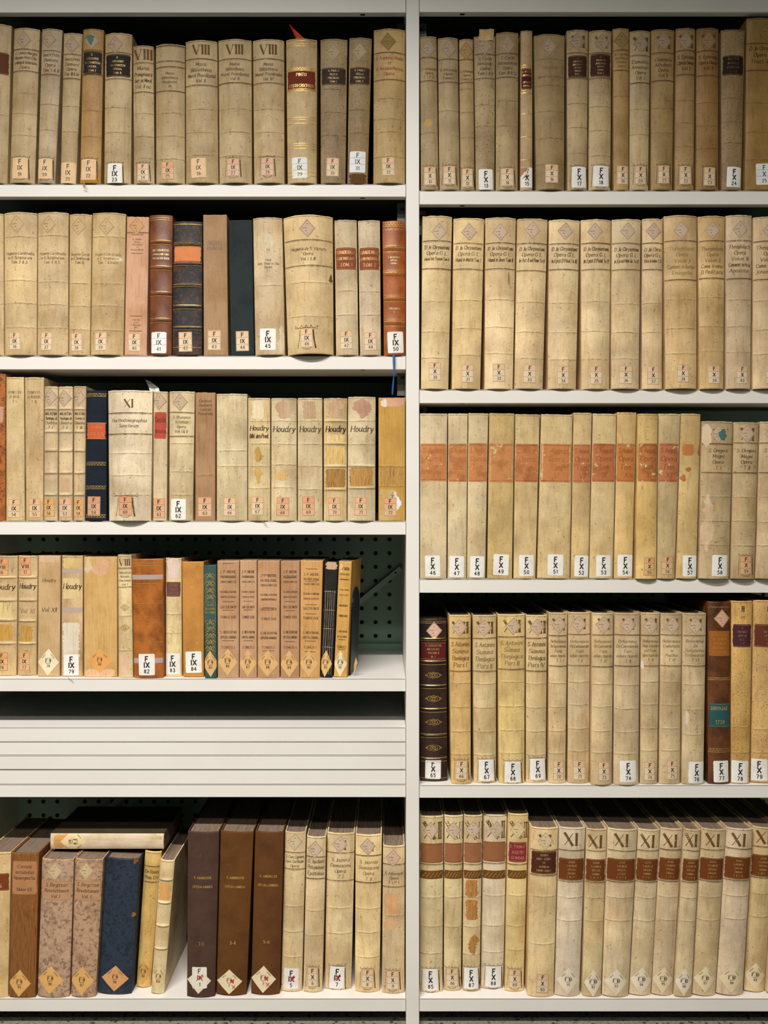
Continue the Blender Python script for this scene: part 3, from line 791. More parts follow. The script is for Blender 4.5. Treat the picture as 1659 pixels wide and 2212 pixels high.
BOOKS = [
{'row':'L1','x':-843.8,'y':1.5,'wb':59.7,'wt':61.1,'h':342.6,'a':0.0257,'k':'v','c':'cbb78d','b':7.8,'p':2.2,'co':[148.6],'l':[281.3,234.5,'5a2f18',['ST','RI','L','IA'],'c9a456'],'lab':'tan vellum book with cropped brown title label, leftmost on the top left shelf'},
{'row':'L1','x':-781.6,'y':1.5,'wb':54.8,'wt':56.2,'h':334.5,'a':0.0304,'k':'v','c':'cbb78d','b':7.2,'p':2.2,'d':[-4.2,307.5],'s':['p','IX','19',-4.1,32,33.9,44.8],'co':[194.3,150.3,103.6],'r':[287.8,241],'t':[285,243.8,['S. Leonis Magni','Maximi Petri Chr','ysologi & Valeriani','Opera']],'k2':1,'lab':'tan vellum book with diamond sticker numbered 19, second from left on top left shelf'},
{'row':'L1','x':-730,'y':1.5,'wb':38.6,'wt':44.8,'h':333.8,'a':0.0394,'k':'v','c':'c6b595','b':5.4,'p':2.2,'d':[-5.7,309.1],'s':['p','IX','20',-2.7,31.5,30.7,43.7],'co':[171,116],'r':[286,234.8],'t':[282.4,238.4,['Sancti Petri','Damiani','Opera','Tom. I. & II']],'k2':1,'lab':'tan vellum book with diamond sticker numbered 20, third from left on top left shelf'},
{'row':'L1','x':-682.5,'y':1.5,'wb':34.7,'wt':41.3,'h':325.2,'a':0.0333,'k':'v','c':'cbb78d','b':4.9,'p':2.2,'d':[-0.8,299.2],'s':['p','IX','21',-0.2,22.6,32,44.8],'co':[167.4,112.5],'r':[278.6,226.4],'t':[273.1,230.6,['Sancti Petri','Damiani','Opera','Tom. III & IV']],'lab':'tan vellum book with diamond sticker numbered 21, fourth from left on top left shelf'},
{'row':'L1','x':-634.7,'y':1.5,'wb':46.2,'wt':45.1,'h':333.4,'a':0.0203,'k':'v','c':'bb9860','b':5.9,'p':2.2,'d':[-1.4,307.3],'s':['p','IX','22',-3.3,29.5,32.6,44.8],'co':[157.8,101.5],'r':[287.3,234.6],'l':[284.5,235.2,'2c2622',['S.','GREGORII','NAZIANZENI','OPERA','TOM. I'],'a88c58'],'pa':[[-18.1,21.7,1.4,22,'b5852f','q'],[-14.7,7.5,297.7,319.7,'55736e','top']],'k2':1,'lab':'tan vellum book with black label numbered 22, fifth from left on top left shelf'},
{'row':'L1','x':-576,'y':1.5,'wb':58.9,'wt':58.9,'h':323.5,'a':0.0084,'k':'v','c':'cbb78d','b':7.7,'p':2.2,'d':[-5.6,298],'s':['w','IX','23',-4.4,20.6,32,43.4],'co':[163.4,109.9],'r':[280.9,225.2],'l':[277.4,229.3,'26211e',['S.','GREGORII','NAZIANZEN','OPERA','TOM. II.'],'a88c58'],'k2':1,'lab':'tan vellum book with black label numbered 23, sixth from left on top left shelf'},
{'row':'L1','x':-518.4,'y':1.5,'wb':45.3,'wt':45.3,'h':297.8,'a':-0.0064,'k':'v','c':'cbb78d','b':5.9,'p':2.2,'s':['r','IX','24',-1.1,24.3,25,37.2],'co':[151.2,101.7,55],'r':[259.9,196.6],'t':[254.4,202.1,['Mansi','Promptuarii','Sacr. ac Moral.','Vol. II oc.']],'R':[288.7,266.7,'VIII'],'k2':1,'lab':'tan vellum book numbered 24, seventh from left on top left shelf'},
{'row':'L1','x':-461.3,'y':1.5,'wb':63,'wt':63.8,'h':299.8,'a':-0.0014,'k':'v','c':'cbb78d','b':8.2,'p':2.2,'s':['r','IX','25',-4.4,27.1,26.9,38.8,'d9a87c'],'co':[151.3,101.8,52.3],'r':[295.7,262.7,250.3,198],'t':[240.7,203.5,['Mansi','Bibliotheca','Predicabil.','VI']],'lab':'tan vellum book numbered 25, eighth from left on top left shelf'},
{'row':'L1','x':-392.9,'y':1.5,'wb':71.1,'wt':69.5,'h':307.3,'a':-0.0053,'k':'v','c':'cbb78d','b':9.1,'p':2.2,'s':['p','IX','26',-6.2,32.3,32.8,42.1],'co':[159.4,109.9,60.5],'r':[266.6,210.3],'t':[261.1,213,['Mansi','Bibliotheca','Moral. Praedicabil','Vol. II.']],'R':[296.8,276.2,'VIII'],'lab':'tan vellum book numbered 26, ninth from left on top left shelf'},
{'row':'L1','x':-320.5,'y':1.5,'wb':70.9,'wt':73,'h':309.6,'a':-0.0051,'k':'v','c':'cbb78d','b':9.3,'p':2.2,'s':['r','IX','27',-4,33.2,27.2,38.5,'d8b096'],'co':[159.6,109.8,58.6],'r':[266.5,215.3],'t':[260.7,218.2,['Mansi','Bibliotheca','Moral. Praedicabil','Vol. III']],'R':[297.3,276.8,'VIII'],'k2':1,'lab':'tan vellum book numbered 27, tenth from left on top left shelf'},
{'row':'L1','x':-247.9,'y':1.5,'wb':66.6,'wt':68.6,'h':309.6,'a':-0.0061,'k':'v','c':'cbb78d','b':8.8,'p':2.2,'s':['r','IX','28',-2.7,35.1,27.2,38.8,'d8b096'],'co':[159.6,109.8,58.6],'r':[266.5,215.3],'t':[260.7,218.2,['Mansi','Bibliotheca','Moral. Praedicabil','Vol. IV.']],'R':[297.3,276.8,'VIII'],'k2':1,'lab':'tan vellum book numbered 28, eleventh from left on top left shelf'},
{'row':'L1','x':-177,'y':1.5,'wb':63.7,'wt':68.1,'h':311.1,'a':-0.0042,'k':'v','c':'d3be90','b':8.6,'p':2.2,'s':['w3','IX','29',-4.5,32.4,33,44.9],'g':[306.1,298.8,294.4,244,241.7,203,200.6,140.6,136.2,128,84.9,80.6,74.1,23.4,15.5],'gz':[246.9,198.3],'l':[241.7,200.6,'6e2a14',['PINTO','','CRISTO CROCIFISSO'],'e3c883'],'lab':'cream vellum book with brown label numbered 29, twelfth from left on top left shelf'},
{'row':'L1','x':-110.1,'y':1.5,'wb':54.4,'wt':59.4,'h':311.9,'a':0.006,'k':'vs','c':'a8946f','b':6.3,'p':2.2,'d':[-1.1,282,'cdbb9a'],'s':['r','IX','30',-0.9,34.7,26.9,39.7],'co':[203.6,153.8,104],'l':[248.9,212.3,'3a2a20',['S. PAOLO','DELLA','PREDICHE','TOM. I.'],'8d7a55'],'lab':'tan speckled vellum book with black label numbered 30, thirteenth from left on top left shelf'},
{'row':'L1','x':-57.5,'y':1.5,'wb':44.9,'wt':50.1,'h':314.6,'a':0.0221,'k':'vs','c':'9f8a63','b':5.2,'p':2.2,'d':[-1.8,284.3,'cdbb9a'],'s':['w3','IX','31',-0.6,46.1,34.2,45.2],'co':[159,109.2],'l':[250,213.3,'3a2a20',['S. PAOLO','DELLA','PREDICHE','TOM. II.'],'8d7a55'],'pa':[[-18.6,21,1.2,20.5,'6b4a2c','q']],'lab':'tan speckled vellum book with black label numbered 31, fourteenth from left on top left shelf'},
{'row':'L1','x':11.2,'y':1.5,'wb':69.5,'wt':68.9,'h':332.3,'a':0.0017,'k':'v','c':'c7ad77','b':9,'p':2.2,'d':[-3.1,303.4,'b0954f'],'s':['r','IX','32',-2,35.3,26.9,39.4],'co':[182.3,138.2,110.3,57.3],'r':[280.8,222],'t':[274.9,229.3,['S. Francisci Assisi','et','S. Antonii Patavi','Opera.'],'a03022'],'lab':'tan vellum book with diamond sticker numbered 32, fifteenth from left on top left shelf'},
{'row':'R1','x':99.1,'y':1.5,'wb':39.5,'wt':36.8,'h':331.9,'a':-0.0102,'k':'v','c':'b9a47d','b':5,'p':2.2,'d':[0.9,305.3],'s':['r','X','10',0.4,30.3,25.8,39.8],'co':[124],'r':[286,235.2],'t':[265.4,238.8,['S. Athanasii','Opera','T. I. P. 2.']],'pa':[[-8.2,4.9,134.9,153,'c9a468','q']],'k2':1,'lab':'tan vellum book with diamond sticker numbered 10, first from left on top right shelf'},
{'row':'R1','x':141.8,'y':1.5,'wb':45,'wt':44.6,'h':329,'a':-0.0118,'k':'v','c':'bba883','b':5.9,'p':2.2,'d':[2,304.1],'s':['r','X','11',-0.5,31.5,25.8,39.8],'co':[171.1],'r':[281.8,232.3],'t':[263,236.4,['S. Athanasii','Opera','Tomus 2.']],'k2':1,'lab':'tan vellum book with diamond sticker numbered 11, second from left on top right shelf'},
{'row':'R1','x':180.8,'y':1.5,'wb':32.1,'wt':30.9,'h':326.6,'a':-0.0107,'k':'v','c':'bda67a','b':4.1,'p':2.2,'d':[-0.5,300.5,'cba576'],'s':['r','X','12',-0.3,26.7,23.6,39.8],'co':[219.5,168.8,114.4],'r':[282.4,232.4],'t':[260.6,235.3,['S. Athanasii','Opera','Tomus 3.']],'k2':1,'lab':'tan vellum book with diamond sticker numbered 12, third from left on top right shelf'},
{'row':'R1','x':218.6,'y':1.5,'wb':41,'wt':47.3,'h':333.2,'a':-0.0036,'k':'vs','c':'bca77f','b':4.9,'p':2.2,'d':[-0.6,310.3],'s':['w','X','13',1.2,22.9,30.2,44.2],'co':[184.5,138.6],'r':[293.3,241.3],'t':[288.5,246.2,['S. Cyrilli','Alexandri','Opera','Tom. I. & II']],'flap':1,'lab':'tan speckled vellum book with diamond sticker numbered 13, fourth from left on top right shelf'},
{'row':'R1','x':265.4,'y':1.5,'wb':48.7,'wt':49.5,'h':340.5,'a':0.0025,'k':'v','c':'b8a47b','b':6.4,'p':2.2,'d':[0.7,312.7],'s':['r','X','14',0.3,27.3,27.8,38.6],'co':[193,138.6],'r':[294.1,242.6],'t':[289.7,246.2,['S. Cyrilli','Alexandrini','Opera','Tom. III IV V']],'k2':1,'lab':'tan vellum book with diamond sticker numbered 14, fifth from left on top right shelf'},
{'row':'R1','x':307.7,'y':1.5,'wb':27,'wt':26.1,'h':345.4,'a':0.0014,'k':'v','c':'cdb387','b':3.4,'p':2.2,'s':['w','X','15',0.9,27.9,29,43.7],'g':[270.4,268.5,211.1,209.4,165.2,115.6,66],'gz':[265.1,215.2],'l':[262.6,218.4,'4d1420',['S. PETRI','CHRYSOLOGI','','OPERA','OMNIA'],'c9a456'],'peel':1,'lab':'cream vellum book with brown label numbered 15, sixth from left on top right shelf'},
{'row':'R1','x':359.2,'y':1.5,'wb':61.5,'wt':67.6,'h':334.8,'a':-0.0068,'k':'v','c':'ad976c','b':8.4,'p':2.2,'d':[-1.4,307.8],'s':['r','X','16',2.2,33.9,27.8,39.8],'co':[281.2,224.5,169,111,55.5],'t':[266.7,239,['Tertulliani','','Opera cum Append'],'806a44'],'lab':'tan vellum book with diamond sticker numbered 16, seventh from left on top right shelf'},
{'row':'R1','x':417.5,'y':1.5,'wb':43,'wt':47.5,'h':345.8,'a':0.0017,'k':'v','c':'cbb78d','b':5.9,'p':2.2,'d':[-1,320],'s':['w','X','17',3.1,27.5,31.4,45.4],'co':[187.2,135.2,79.7],'r':[295.4,241],'R':[332.1,306.7,'XI'],'l':[289.8,242.7,'42261a',['S.','DIONYSII','AREOPAG','OPERA','OMNIA','TOM. I.'],'b99a6a'],'k2':1,'lab':'tan vellum book with black label numbered 17, eighth from left on top right shelf'},
{'row':'R1','x':465.8,'y':1.5,'wb':48.1,'wt':49.3,'h':344.7,'a':0.0052,'k':'v','c':'cbb78d','b':6.3,'p':2.2,'d':[2.7,317],'s':['w','X','18',1.8,29.5,33.7,44.5],'co':[180.5,128.8,74.6],'r':[295.6,241.4],'R':[329.8,305.7,'XI'],'l':[292.5,244.3,'42261a',['S.','DIONYSII','AREOPAG','OPERA','OMNIA','TOM. II.'],'c9a877'],'k2':1,'lab':'tan vellum book with black label numbered 18, ninth from left on top right shelf'},
{'row':'R1','x':512.5,'y':1.5,'wb':33.2,'wt':35.9,'h':349.9,'a':-0.001,'k':'v','c':'bd9e68','b':4.5,'p':2.2,'d':[0.6,323.1,'b79a68'],'s':['r','X','19',2.7,32.3,25,40.4],'co':[203.5],'r':[302.2,258.8],'t':[297.4,263.7,['B. Laurenti','Iustiniani','Anselmi','Opera'],'6d4f2a'],'lab':'tan vellum book with diamond sticker numbered 19, tenth from left on top right shelf'},
{'row':'R1','x':550.9,'y':1.5,'wb':41.6,'wt':45,'h':344.2,'a':0.007,'k':'v','c':'cbb78d','b':5.6,'p':2.2,'d':[1.3,315.3],'s':['r','X','20',1.9,31.9,25.3,39.7],'co':[174.5,120.4],'r':[290,231.1],'t':[281.6,235.9,['Clementis','Alexandri','Opera','Vol. I.']],'R':[328.6,299.7,'XI'],'k2':1,'lab':'tan vellum book with diamond sticker numbered 20, eleventh from left on top right shelf'},
{'row':'R1','x':600,'y':1.5,'wb':46.9,'wt':50.6,'h':346.6,'a':0.0073,'k':'v','c':'b89e6b','b':6.3,'p':2.2,'d':[1.4,320.1],'s':['r','X','21',2.8,32.9,25,39.2],'co':[176.9,124],'r':[295.6,235.2],'t':[286.4,240.7,['Clementis','Alexandri','Opera','Vol. II.']],'R':[329.7,304.5,'XI'],'k2':1,'lab':'tan vellum book with diamond sticker numbered 21, twelfth from left on top right shelf'},
{'row':'R1','x':649,'y':1.5,'wb':41.4,'wt':42.1,'h':349.7,'a':0.0079,'k':'v','c':'bc9c6c','b':5.4,'p':2.2,'d':[-0.4,320.6],'s':['r','X','22',1.1,31.9,25.8,39.7],'co':[193.8,145.6,95.1],'r':[300.9,249.1],'t':[292.4,256.3,['S. Ephraem','Opera Omnia','Vol. I.']],'R':[333.4,306.9,'XI'],'k2':1,'lab':'tan vellum book with diamond sticker numbered 22, thirteenth from left on top right shelf'},
{'row':'R1','x':698.7,'y':1.5,'wb':49.3,'wt':48.1,'h':349.6,'a':0.0017,'k':'v','c':'ad8b56','b':6.3,'p':2.2,'d':[0.8,321.4,'c2a47c'],'s':['r','X','23',3,28.8,25.5,39.7],'co':[189,139.6,90.3],'r':[299.8,247.3],'t':[292.5,256.4,['S. Ephraem','Opera Omnia','Vol. II.']],'R':[333.5,307,'XI'],'k2':1,'lab':'tan vellum book with diamond sticker numbered 23, fourteenth from left on top right shelf'},
{'row':'R1','x':751,'y':1.5,'wb':43.3,'wt':52.2,'h':346.6,'a':0.0094,'k':'vs','c':'a99168','b':5.3,'p':2.2,'s':['w','X','24',3.6,27.8,30.8,43.6],'co':[198.3,147.7,101.9],'l':[289.9,247.8,'2b1d15',['DICTION','MORALE','CONCION','T. I. II.'],'8f7448'],'lab':'tan speckled vellum book with black label numbered 24, fifteenth from left on top right shelf'},
{'row':'R1','x':820.8,'y':1.5,'wb':81.8,'wt':78.2,'h':371.8,'a':0.0049,'k':'v','c':'ae8e51','b':4,'p':6,'d':[3.2,340.5,'b9955c'],'s':['w3','X','25',-1,34.2,35.4,45.7],'co':[188.9,126.4,66.2],'r':[316.5,258.7],'t':[312.9,270.8,['D. Jo. Chrysostomi','Opera G. L.','Tract. Varior']],'lab':'tan vellum book with diamond sticker numbered 25, sixteenth from left on top right shelf'},
{'row':'L2','x':-841.6,'y':1.5,'wb':42.4,'wt':40.7,'h':306.9,'a':-0.0027,'k':'v','c':'cbb78d','b':5.4,'p':2.2,'co':[161.6,112.6],'lab':'plain vellum book cropped by the frame, leftmost on the second left shelf'},
{'row':'L2','x':-785,'y':1.5,'wb':69.8,'wt':72.5,'h':308.1,'a':0,'k':'v','c':'c8b48a','b':9.2,'p':2.2,'d':[-5.3,282.2,'d0b48c'],'s':['r','IX','36',-9.9,30.8,26.1,38],'co':[255.7,161.7,112.6,60.8],'t':[224.4,195.7,['Hugonis Cardinalis','in S. Scripturam','Tom. 2. & 3.']],'lab':'tan vellum book with diamond sticker numbered 36, second from left on second left shelf'},
{'row':'L2','x':-715.9,'y':1.5,'wb':67.3,'wt':66.8,'h':308.7,'a':0.0035,'k':'v','c':'c9b58d','b':8.7,'p':2.2,'d':[-8.1,282,'d0b48c'],'s':['r','IX','37',-11.2,30.1,26.1,39.4],'co':[258.3,158.9,109.8,59.4],'t':[224.3,195.7,['Hugonis Cardinalis','in S. Scripturam','Tom. 4. & 5.'],'6a5638'],'lab':'tan vellum book with diamond sticker numbered 37, third from left on second left shelf'},
{'row':'L2','x':-658.4,'y':1.5,'wb':46.2,'wt':48.9,'h':305.1,'a':0.0107,'k':'v','c':'cbb689','b':6.2,'p':2.2,'d':[-3.2,278.1,'d0b48c'],'s':['r','IX','38',-4.9,28.5,25,38.8],'co':[156.1,107.1,56.7],'t':[222.8,195.6,['Hugonis Cardi','in S. Scripturam','Tom. 6.'],'5a4830'],'lab':'tan vellum book with diamond sticker numbered 38, fourth from left on second left shelf'},
{'row':'L2','x':-598.8,'y':1.5,'wb':71.9,'wt':72.5,'h':306.9,'a':0.0168,'k':'v','c':'c9b487','b':9.4,'p':2.2,'d':[-3.4,276.2,'d0b48c'],'s':['r','IX','39',-11.8,29,26.6,39.9],'co':[255.2,154.6,106.9,53.9],'t':[221.2,194.6,['Hugonis Cardinalis','in S. Scripturam','Tom. 7. & Index'],'7a664a'],'pa':[[16.1,29.9,202.2,211.7,'e2d6bd','q']],'lab':'tan vellum book with diamond sticker numbered 39, fifth from left on second left shelf'},
{'row':'L2','x':-537,'y':1.5,'wb':48.9,'wt':48.6,'h':300.3,'a':0.0177,'k':'paper','c':'d0a486','b':2,'p':6,'d':[-1.8,279.9,'c89a6c'],'s':['r','IX','40',-3,28.7,26.6,39.4],'r':[265.7],'r2':[260.8,220.8,85.2,53.1],'t':[254,225.5,['IL TRONFO','DELLA','SANTA SEDE','E','DELLA CHIESA'],'3a2a20','c'],'t2':[79.8,58,['VENEZIA','presso','G. Battaggia','1832'],'3a2a20','c'],'lab':'cream paper book with diamond sticker numbered 40, sixth from left on second left shelf'},
{'row':'L2','x':-482.1,'y':1.5,'wb':47.2,'wt':50.8,'h':303.4,'a':0.0021,'k':'leather','c':'7d4524','b':5.9,'p':2.2,'c2':'4c2715','s':['w3','IX','41',-3.7,27.8,33.1,45.6],'ba':[244,188.4,133,75.8],'g':[296.6,292.5,248,239.3,193,184,137.7,128.4,80.4,71.1],'t':[231.1,205.3,['MIECHOVIENSIS','LITANIAS LAURETANAS','DISCURSUS VARII'],'e6cf9a','c'],'lab':'brown leather book numbered 41, seventh from left on second left shelf'},
{'row':'L2','x':-425.3,'y':1.5,'wb':65.5,'wt':63.6,'h':289.7,'a':0.0054,'k':'marble','c':'23252a','b':5.2,'p':3,'c2':'5a381c','s':['r','IX','42',-3.1,29.4,28.8,42.4],'ba':[240.9,197,150.7,104.4,58.9],'g':[282.9,242.8,239.3,199.8,193.8,153.4,148.5,108.5,100.3,62.1,55.3,17.2],'l':[235.7,202.5,'d98450',[],'c9a456'],'lab':'black mottled book with orange label numbered 42, eighth from left on second left shelf'},
{'row':'L2','x':-363.2,'y':1.5,'wb':53.8,'wt':52.1,'h':305.1,'a':-0.007,'k':'paper','c':'aa8a69','b':2.1,'p':6,'s':['r','IX','43',-3.2,33.4,28.1,42.9],'t':[250.2,226.4,['MEDULI','Historiae'],'77747a','c'],'lab':'tan paper book numbered 43, ninth from left on second left shelf'},
{'row':'L2','x':-305.7,'y':1.5,'wb':51.1,'wt':52.3,'h':293,'a':-0.0171,'k':'cloth','c':'2a3334','b':2.6,'p':4,'s':['r','IX','44',0.5,31.3,27.5,42.9],'lab':'black cloth book numbered 44, tenth from left on second left shelf'},
{'row':'L2','x':-246.1,'y':1.5,'wb':65,'wt':64.1,'h':296.7,'a':-0.0184,'k':'v','c':'cfbe9c','b':8.4,'p':3,'s':['w','IX','45',-3.4,34,34.6,46.1],'co':[150.9],'t':[230.7,221.9,['IVI'],'8a4a30'],'t2':[208.6,177.5,['Tinsi','Som. Theol. ex Sto','Doctor','T. I']],'R':[252.9,236.7,'F'],'pa':[[-14.4,11.5,221.9,263.3,'dccdb0','q'],[18.9,32,3,65.1,'dccdb0','q']],'lab':'cream vellum book numbered 45, eleventh from left on second left shelf'},
{'row':'L2','x':-158.5,'y':1.5,'wb':99.6,'wt':107.9,'h':297.6,'a':-0.0188,'k':'v','c':'d4c195','b':20.7,'p':2.2,'d':[-0.4,268.3],'s':['r','IX','46',-6.3,34.3,26.6,40.8,'e3c6a0'],'co':[153.7,81.3],'r':[243.8,189.1],'t':[230.5,198,['Hugonis de S. Victore','Opera','Vol. I. II. III.']],'pa':[[42.8,51.9,155.1,174.3,'6b5738','q']],'k2':2,'lab':'cream vellum book with diamond sticker numbered 46, twelfth from left on second left shelf'},
{'row':'L2','x':-79.4,'y':1.5,'wb':49.7,'wt':49.4,'h':292.5,'a':-0.0126,'k':'v','c':'c9b998','b':6.4,'p':2.2,'s':['r','IX','47',-1.4,33.5,26.6,39.9],'co':[139.9,87.8],'l':[232.1,185.1,'8a4a2e',['GRADENIGO','CURE PASTORALI','TOM. I'],'d8b070'],'lab':'tan vellum book with tan label numbered 47, thirteenth from left on second left shelf'},
{'row':'L2','x':-29.3,'y':1.5,'wb':46.4,'wt':48.8,'h':291.7,'a':-0.0111,'k':'v','c':'d0c2a6','b':6.2,'p':2.2,'s':['r','IX','48',0.3,30.5,27.5,39.9],'co':[138.4,87.8],'l':[232.2,184.5,'8a4a2e',['GRADENIGO','CURE PASTORALI','TOM. II'],'d8b070'],'lab':'cream vellum book with tan label numbered 48, fourteenth from left on second left shelf'},
{'row':'L2','x':22.7,'y':1.5,'wb':47,'wt':50.5,'h':290.9,'a':-0.006,'k':'leather','c':'ab5a1b','b':6,'p':2.2,'c2':'7a3a10','s':['w','IX','50',2.1,28.3,34,45.8],'ba':[230.4,175.1,122.3,70.7],'g':[286.8,278.4,232.4,228,179,174.5,125,120.5,73,68.3],'gz':[282.9,271.9,236.9,223.5,183.5,171.6,130,116.7,78.1,63.2],'t':[214.6,195.3,['S. BERNARDI','OPERA','OMNIA'],'e6cf9a','c'],'t2':[104.8,89.9,['VOLUMEN','I.'],'e6cf9a','c'],'ribbon':1,'lab':'red leather book numbered 50, fifteenth from left on second left shelf'},
{'row':'R2','x':109.5,'y':1.5,'wb':60.3,'wt':65.2,'h':373.5,'a':0.0155,'k':'v','c':'d1be91','b':8.1,'p':2.2,'d':[3.7,338.4],'s':['r','X','30',-0.6,38,26.5,39.3],'co':[189.2,123.7,67.9],'r':[319,259.1],'t':[311.7,274.1,['D. Jo: Chrysostomi','Opera G. L.','Homil Vet Testam Tom 6']],'lab':'cream vellum book with diamond sticker numbered 30, first from left on second right shelf'},
{'row':'R2','x':177.3,'y':1.5,'wb':62.3,'wt':67.6,'h':368.7,'a':0.017,'k':'v','c':'d5bf8c','b':8.4,'p':2.2,'d':[0.5,337.9],'s':['r','X','31',2.2,33.2,26.3,38.6],'co':[191.4,131.3,73.6],'r':[314.2,258],'t':[310.5,271.8,['D. Jo: Chrysostomi','Opera G. L.','Homil in Matth Tom 7'],'6a5030'],'lab':'cream vellum book with diamond sticker numbered 31, second from left on second right shelf'},
{'row':'R2','x':247.9,'y':1.5,'wb':62,'wt':67.1,'h':370,'a':0.0114,'k':'v','c':'d4c096','b':8.4,'p':2.2,'d':[-1.1,337.9],'s':['r','X','32',-1.2,35.3,26.5,39.1],'co':[193.5,134.2,77.4],'r':[314.9,258.8],'t':[309.6,272.1,['D. Jo: Chrysostomi','Opera G. L.','Homil in Joan Tom 8']],'pa':[[16.8,20,223.7,253.9,'a8895a','q']],'lab':'cream vellum book with diamond sticker numbered 32, third from left on second right shelf'},
{'row':'R2','x':312.4,'y':1.5,'wb':62,'wt':66.8,'h':367.3,'a':0.023,'k':'v','c':'d2bd90','b':8.4,'p':2.2,'d':[-0.3,341.9],'s':['r','X','33',0.2,32.6,27.8,39.6],'co':[187.8,123.2,66.5],'r':[313.4,254.9],'t':[308.1,270.7,['D. Jo: Chrysostomi','Opera G. L.','In Act & ad Rom To 9']],'lab':'cream vellum book with diamond sticker numbered 33, fourth from left on second right shelf'},
{'row':'R2','x':384.5,'y':1.5,'wb':61.5,'wt':67.6,'h':365.1,'a':0.0149,'k':'v','c':'d1bd91','b':8.4,'p':2.2,'d':[0.9,339.7],'s':['r','X','34',0.5,30,25.8,39.1],'co':[186.2,122.6,64.1],'r':[313.1,257.5],'t':[308.3,269.6,['D. Jo: Chrysostomi','Opera G. L.','In Epist D Pauli To 10']],'lab':'cream vellum book with diamond sticker numbered 34, fifth from left on second right shelf'},
{'row':'R2','x':456.8,'y':1.5,'wb':61.3,'wt':65.8,'h':366.2,'a':0.0028,'k':'v','c':'cfbb90','b':8.3,'p':2.2,'d':[-3.2,339.4],'s':['r','X','35',-0.3,30.8,26.5,40.3],'co':[189.4,125.4,65.1],'r':[314.8,258.1],'t':[308.7,270.2,['D. Jo: Chrysostomi','Opera G. L.','In Epist D Pauli To 11']],'lab':'cream vellum book with diamond sticker numbered 35, sixth from left on second right shelf'},
{'row':'R2','x':519.7,'y':-2.5,'wb':60.5,'wt':63.1,'h':365.2,'a':0.0084,'k':'v','c':'d0bc93','b':8.1,'p':2.2,'d':[1.5,338.8],'s':['r','X','36',-0.5,30.6,28.3,39.6],'co':[182.9,121.8,65.5],'r':[312.9,256.6],'t':[306.4,268.1,['D. Jo: Chrysostomi','Opera G. L.','In Ep ad Hebr &c To 12']],'lab':'cream vellum book with diamond sticker numbered 36, seventh from left on second right shelf'},
{'row':'R2','x':578.3,'y':-1.5,'wb':44,'wt':45,'h':367.4,'a':0.0027,'k':'v','c':'cdb78d','b':5.8,'p':2.2,'d':[1.5,340],'s':['r','X','37',1,29.7,26,39.7],'co':[185.6,123.2],'r':[314.6,257.6],'t':[306.9,269.7,['D. Jo. Chrys','Opera G. L.','Vita & Index T 13']],'lab':'cream vellum book with diamond sticker numbered 37, eighth from left on second right shelf'},
{'row':'R2','x':639.7,'y':-4.5,'wb':67.9,'wt':71.8,'h':372.5,'a':-0.004,'k':'v','c':'c9af7e','b':9.1,'p':2.2,'d':[-0.9,339.4],'s':['r','X','38',1.6,33,26.1,38.4],'co':[192.2,130,76.1],'r':[317.9,234.1],'t':[307.1,242.5,['Theophilacti','Opera','Volum. I','Comment. in Quatuor','Evangelia'],'9c804e'],'lab':'tan vellum book with diamond sticker numbered 38, ninth from left on second right shelf'},
{'row':'R2','x':705.9,'y':-4.5,'wb':51.6,'wt':58.8,'h':371.8,'a':-0.0019,'k':'v','c':'ccb27e','b':7.2,'p':2.2,'d':[-0.4,340],'s':['r','X','39',2.5,30.6,26.6,39.8],'co':[197,134.8,82.1],'r':[318,237.3],'t':[307.2,244.9,['Theophilacti','Opera','Volum. II','Comm. in omnes','D. Pauli Epistol'],'84683c'],'lab':'tan vellum book with diamond sticker numbered 39, tenth from left on second right shelf'},
{'row':'R2','x':763.1,'y':-4.5,'wb':53.3,'wt':56.9,'h':373.7,'a':0.0035,'k':'v','c':'c5b190','b':7.2,'p':2.2,'d':[0.2,341.9],'s':['r','X','40',5.7,30.3,25.4,39.1],'co':[192.2,134.8,79.7],'r':[318.4,237.2],'t':[311.9,247.3,['Theophilacti','Opera','Volum. III','Comment. in Acta','Apostolor.'],'6a5232'],'lab':'tan vellum book with diamond sticker numbered 40, eleventh from left on second right shelf'},
{'row':'R2','x':826.4,'y':-4.5,'wb':64.8,'wt':63.6,'h':369.9,'a':0.0016,'k':'v','c':'c6b08a','b':8.4,'p':2.2,'d':[1.8,339.5],'s':['r','X','41',4.7,30.6,26.4,39.8],'co':[189.9,127.6,74.9],'r':[316.8,234.2],'t':[309.6,244.9,['Theophilacti','Opera','Volum. IV','Comm. in Oseam','Jonam Habac'],'6a5232'],'lab':'tan vellum book with diamond sticker numbered 41, twelfth from left on second right shelf'},
{'row':'L3','x':-836.3,'y':1.5,'wb':36.7,'wt':37.1,'h':317.8,'a':0.0007,'k':'marble','c':'a8622a','b':3,'p':3,'c2':'45220f','pa':[[-18.6,16.2,211.9,247.5,'c9a088','q']],'lab':'orange-brown marbled leather book cropped by the frame, leftmost on third left shelf'},
{'row':'L3','x':-796.5,'y':1.5,'wb':41.3,'wt':39.2,'h':311.2,'a':-0.0029,'k':'v','c':'cebb8e','b':2.4,'p':5,'s':['r','IX','54',-2.8,27.5,28,41,'ddbc90'],'t':[283,254.2,['CONFESS.','D. AUG.','T. I.'],'4a3826','c'],'lab':'cream vellum book numbered 54, second from left on third left shelf'},
{'row':'L3','x':-755.1,'y':1.5,'wb':37.8,'wt':42.2,'h':310.5,'a':-0.0017,'k':'v','c':'ccb68a','b':2.4,'p':5,'s':['r','IX','55',0.7,28.2,25.8,42.4,'d9ae80'],'t':[283.1,252.9,['CONFESS.','D. AUGUS.','T. II.'],'4a3826','c'],'lab':'tan vellum book numbered 55, third from left on third left shelf'},
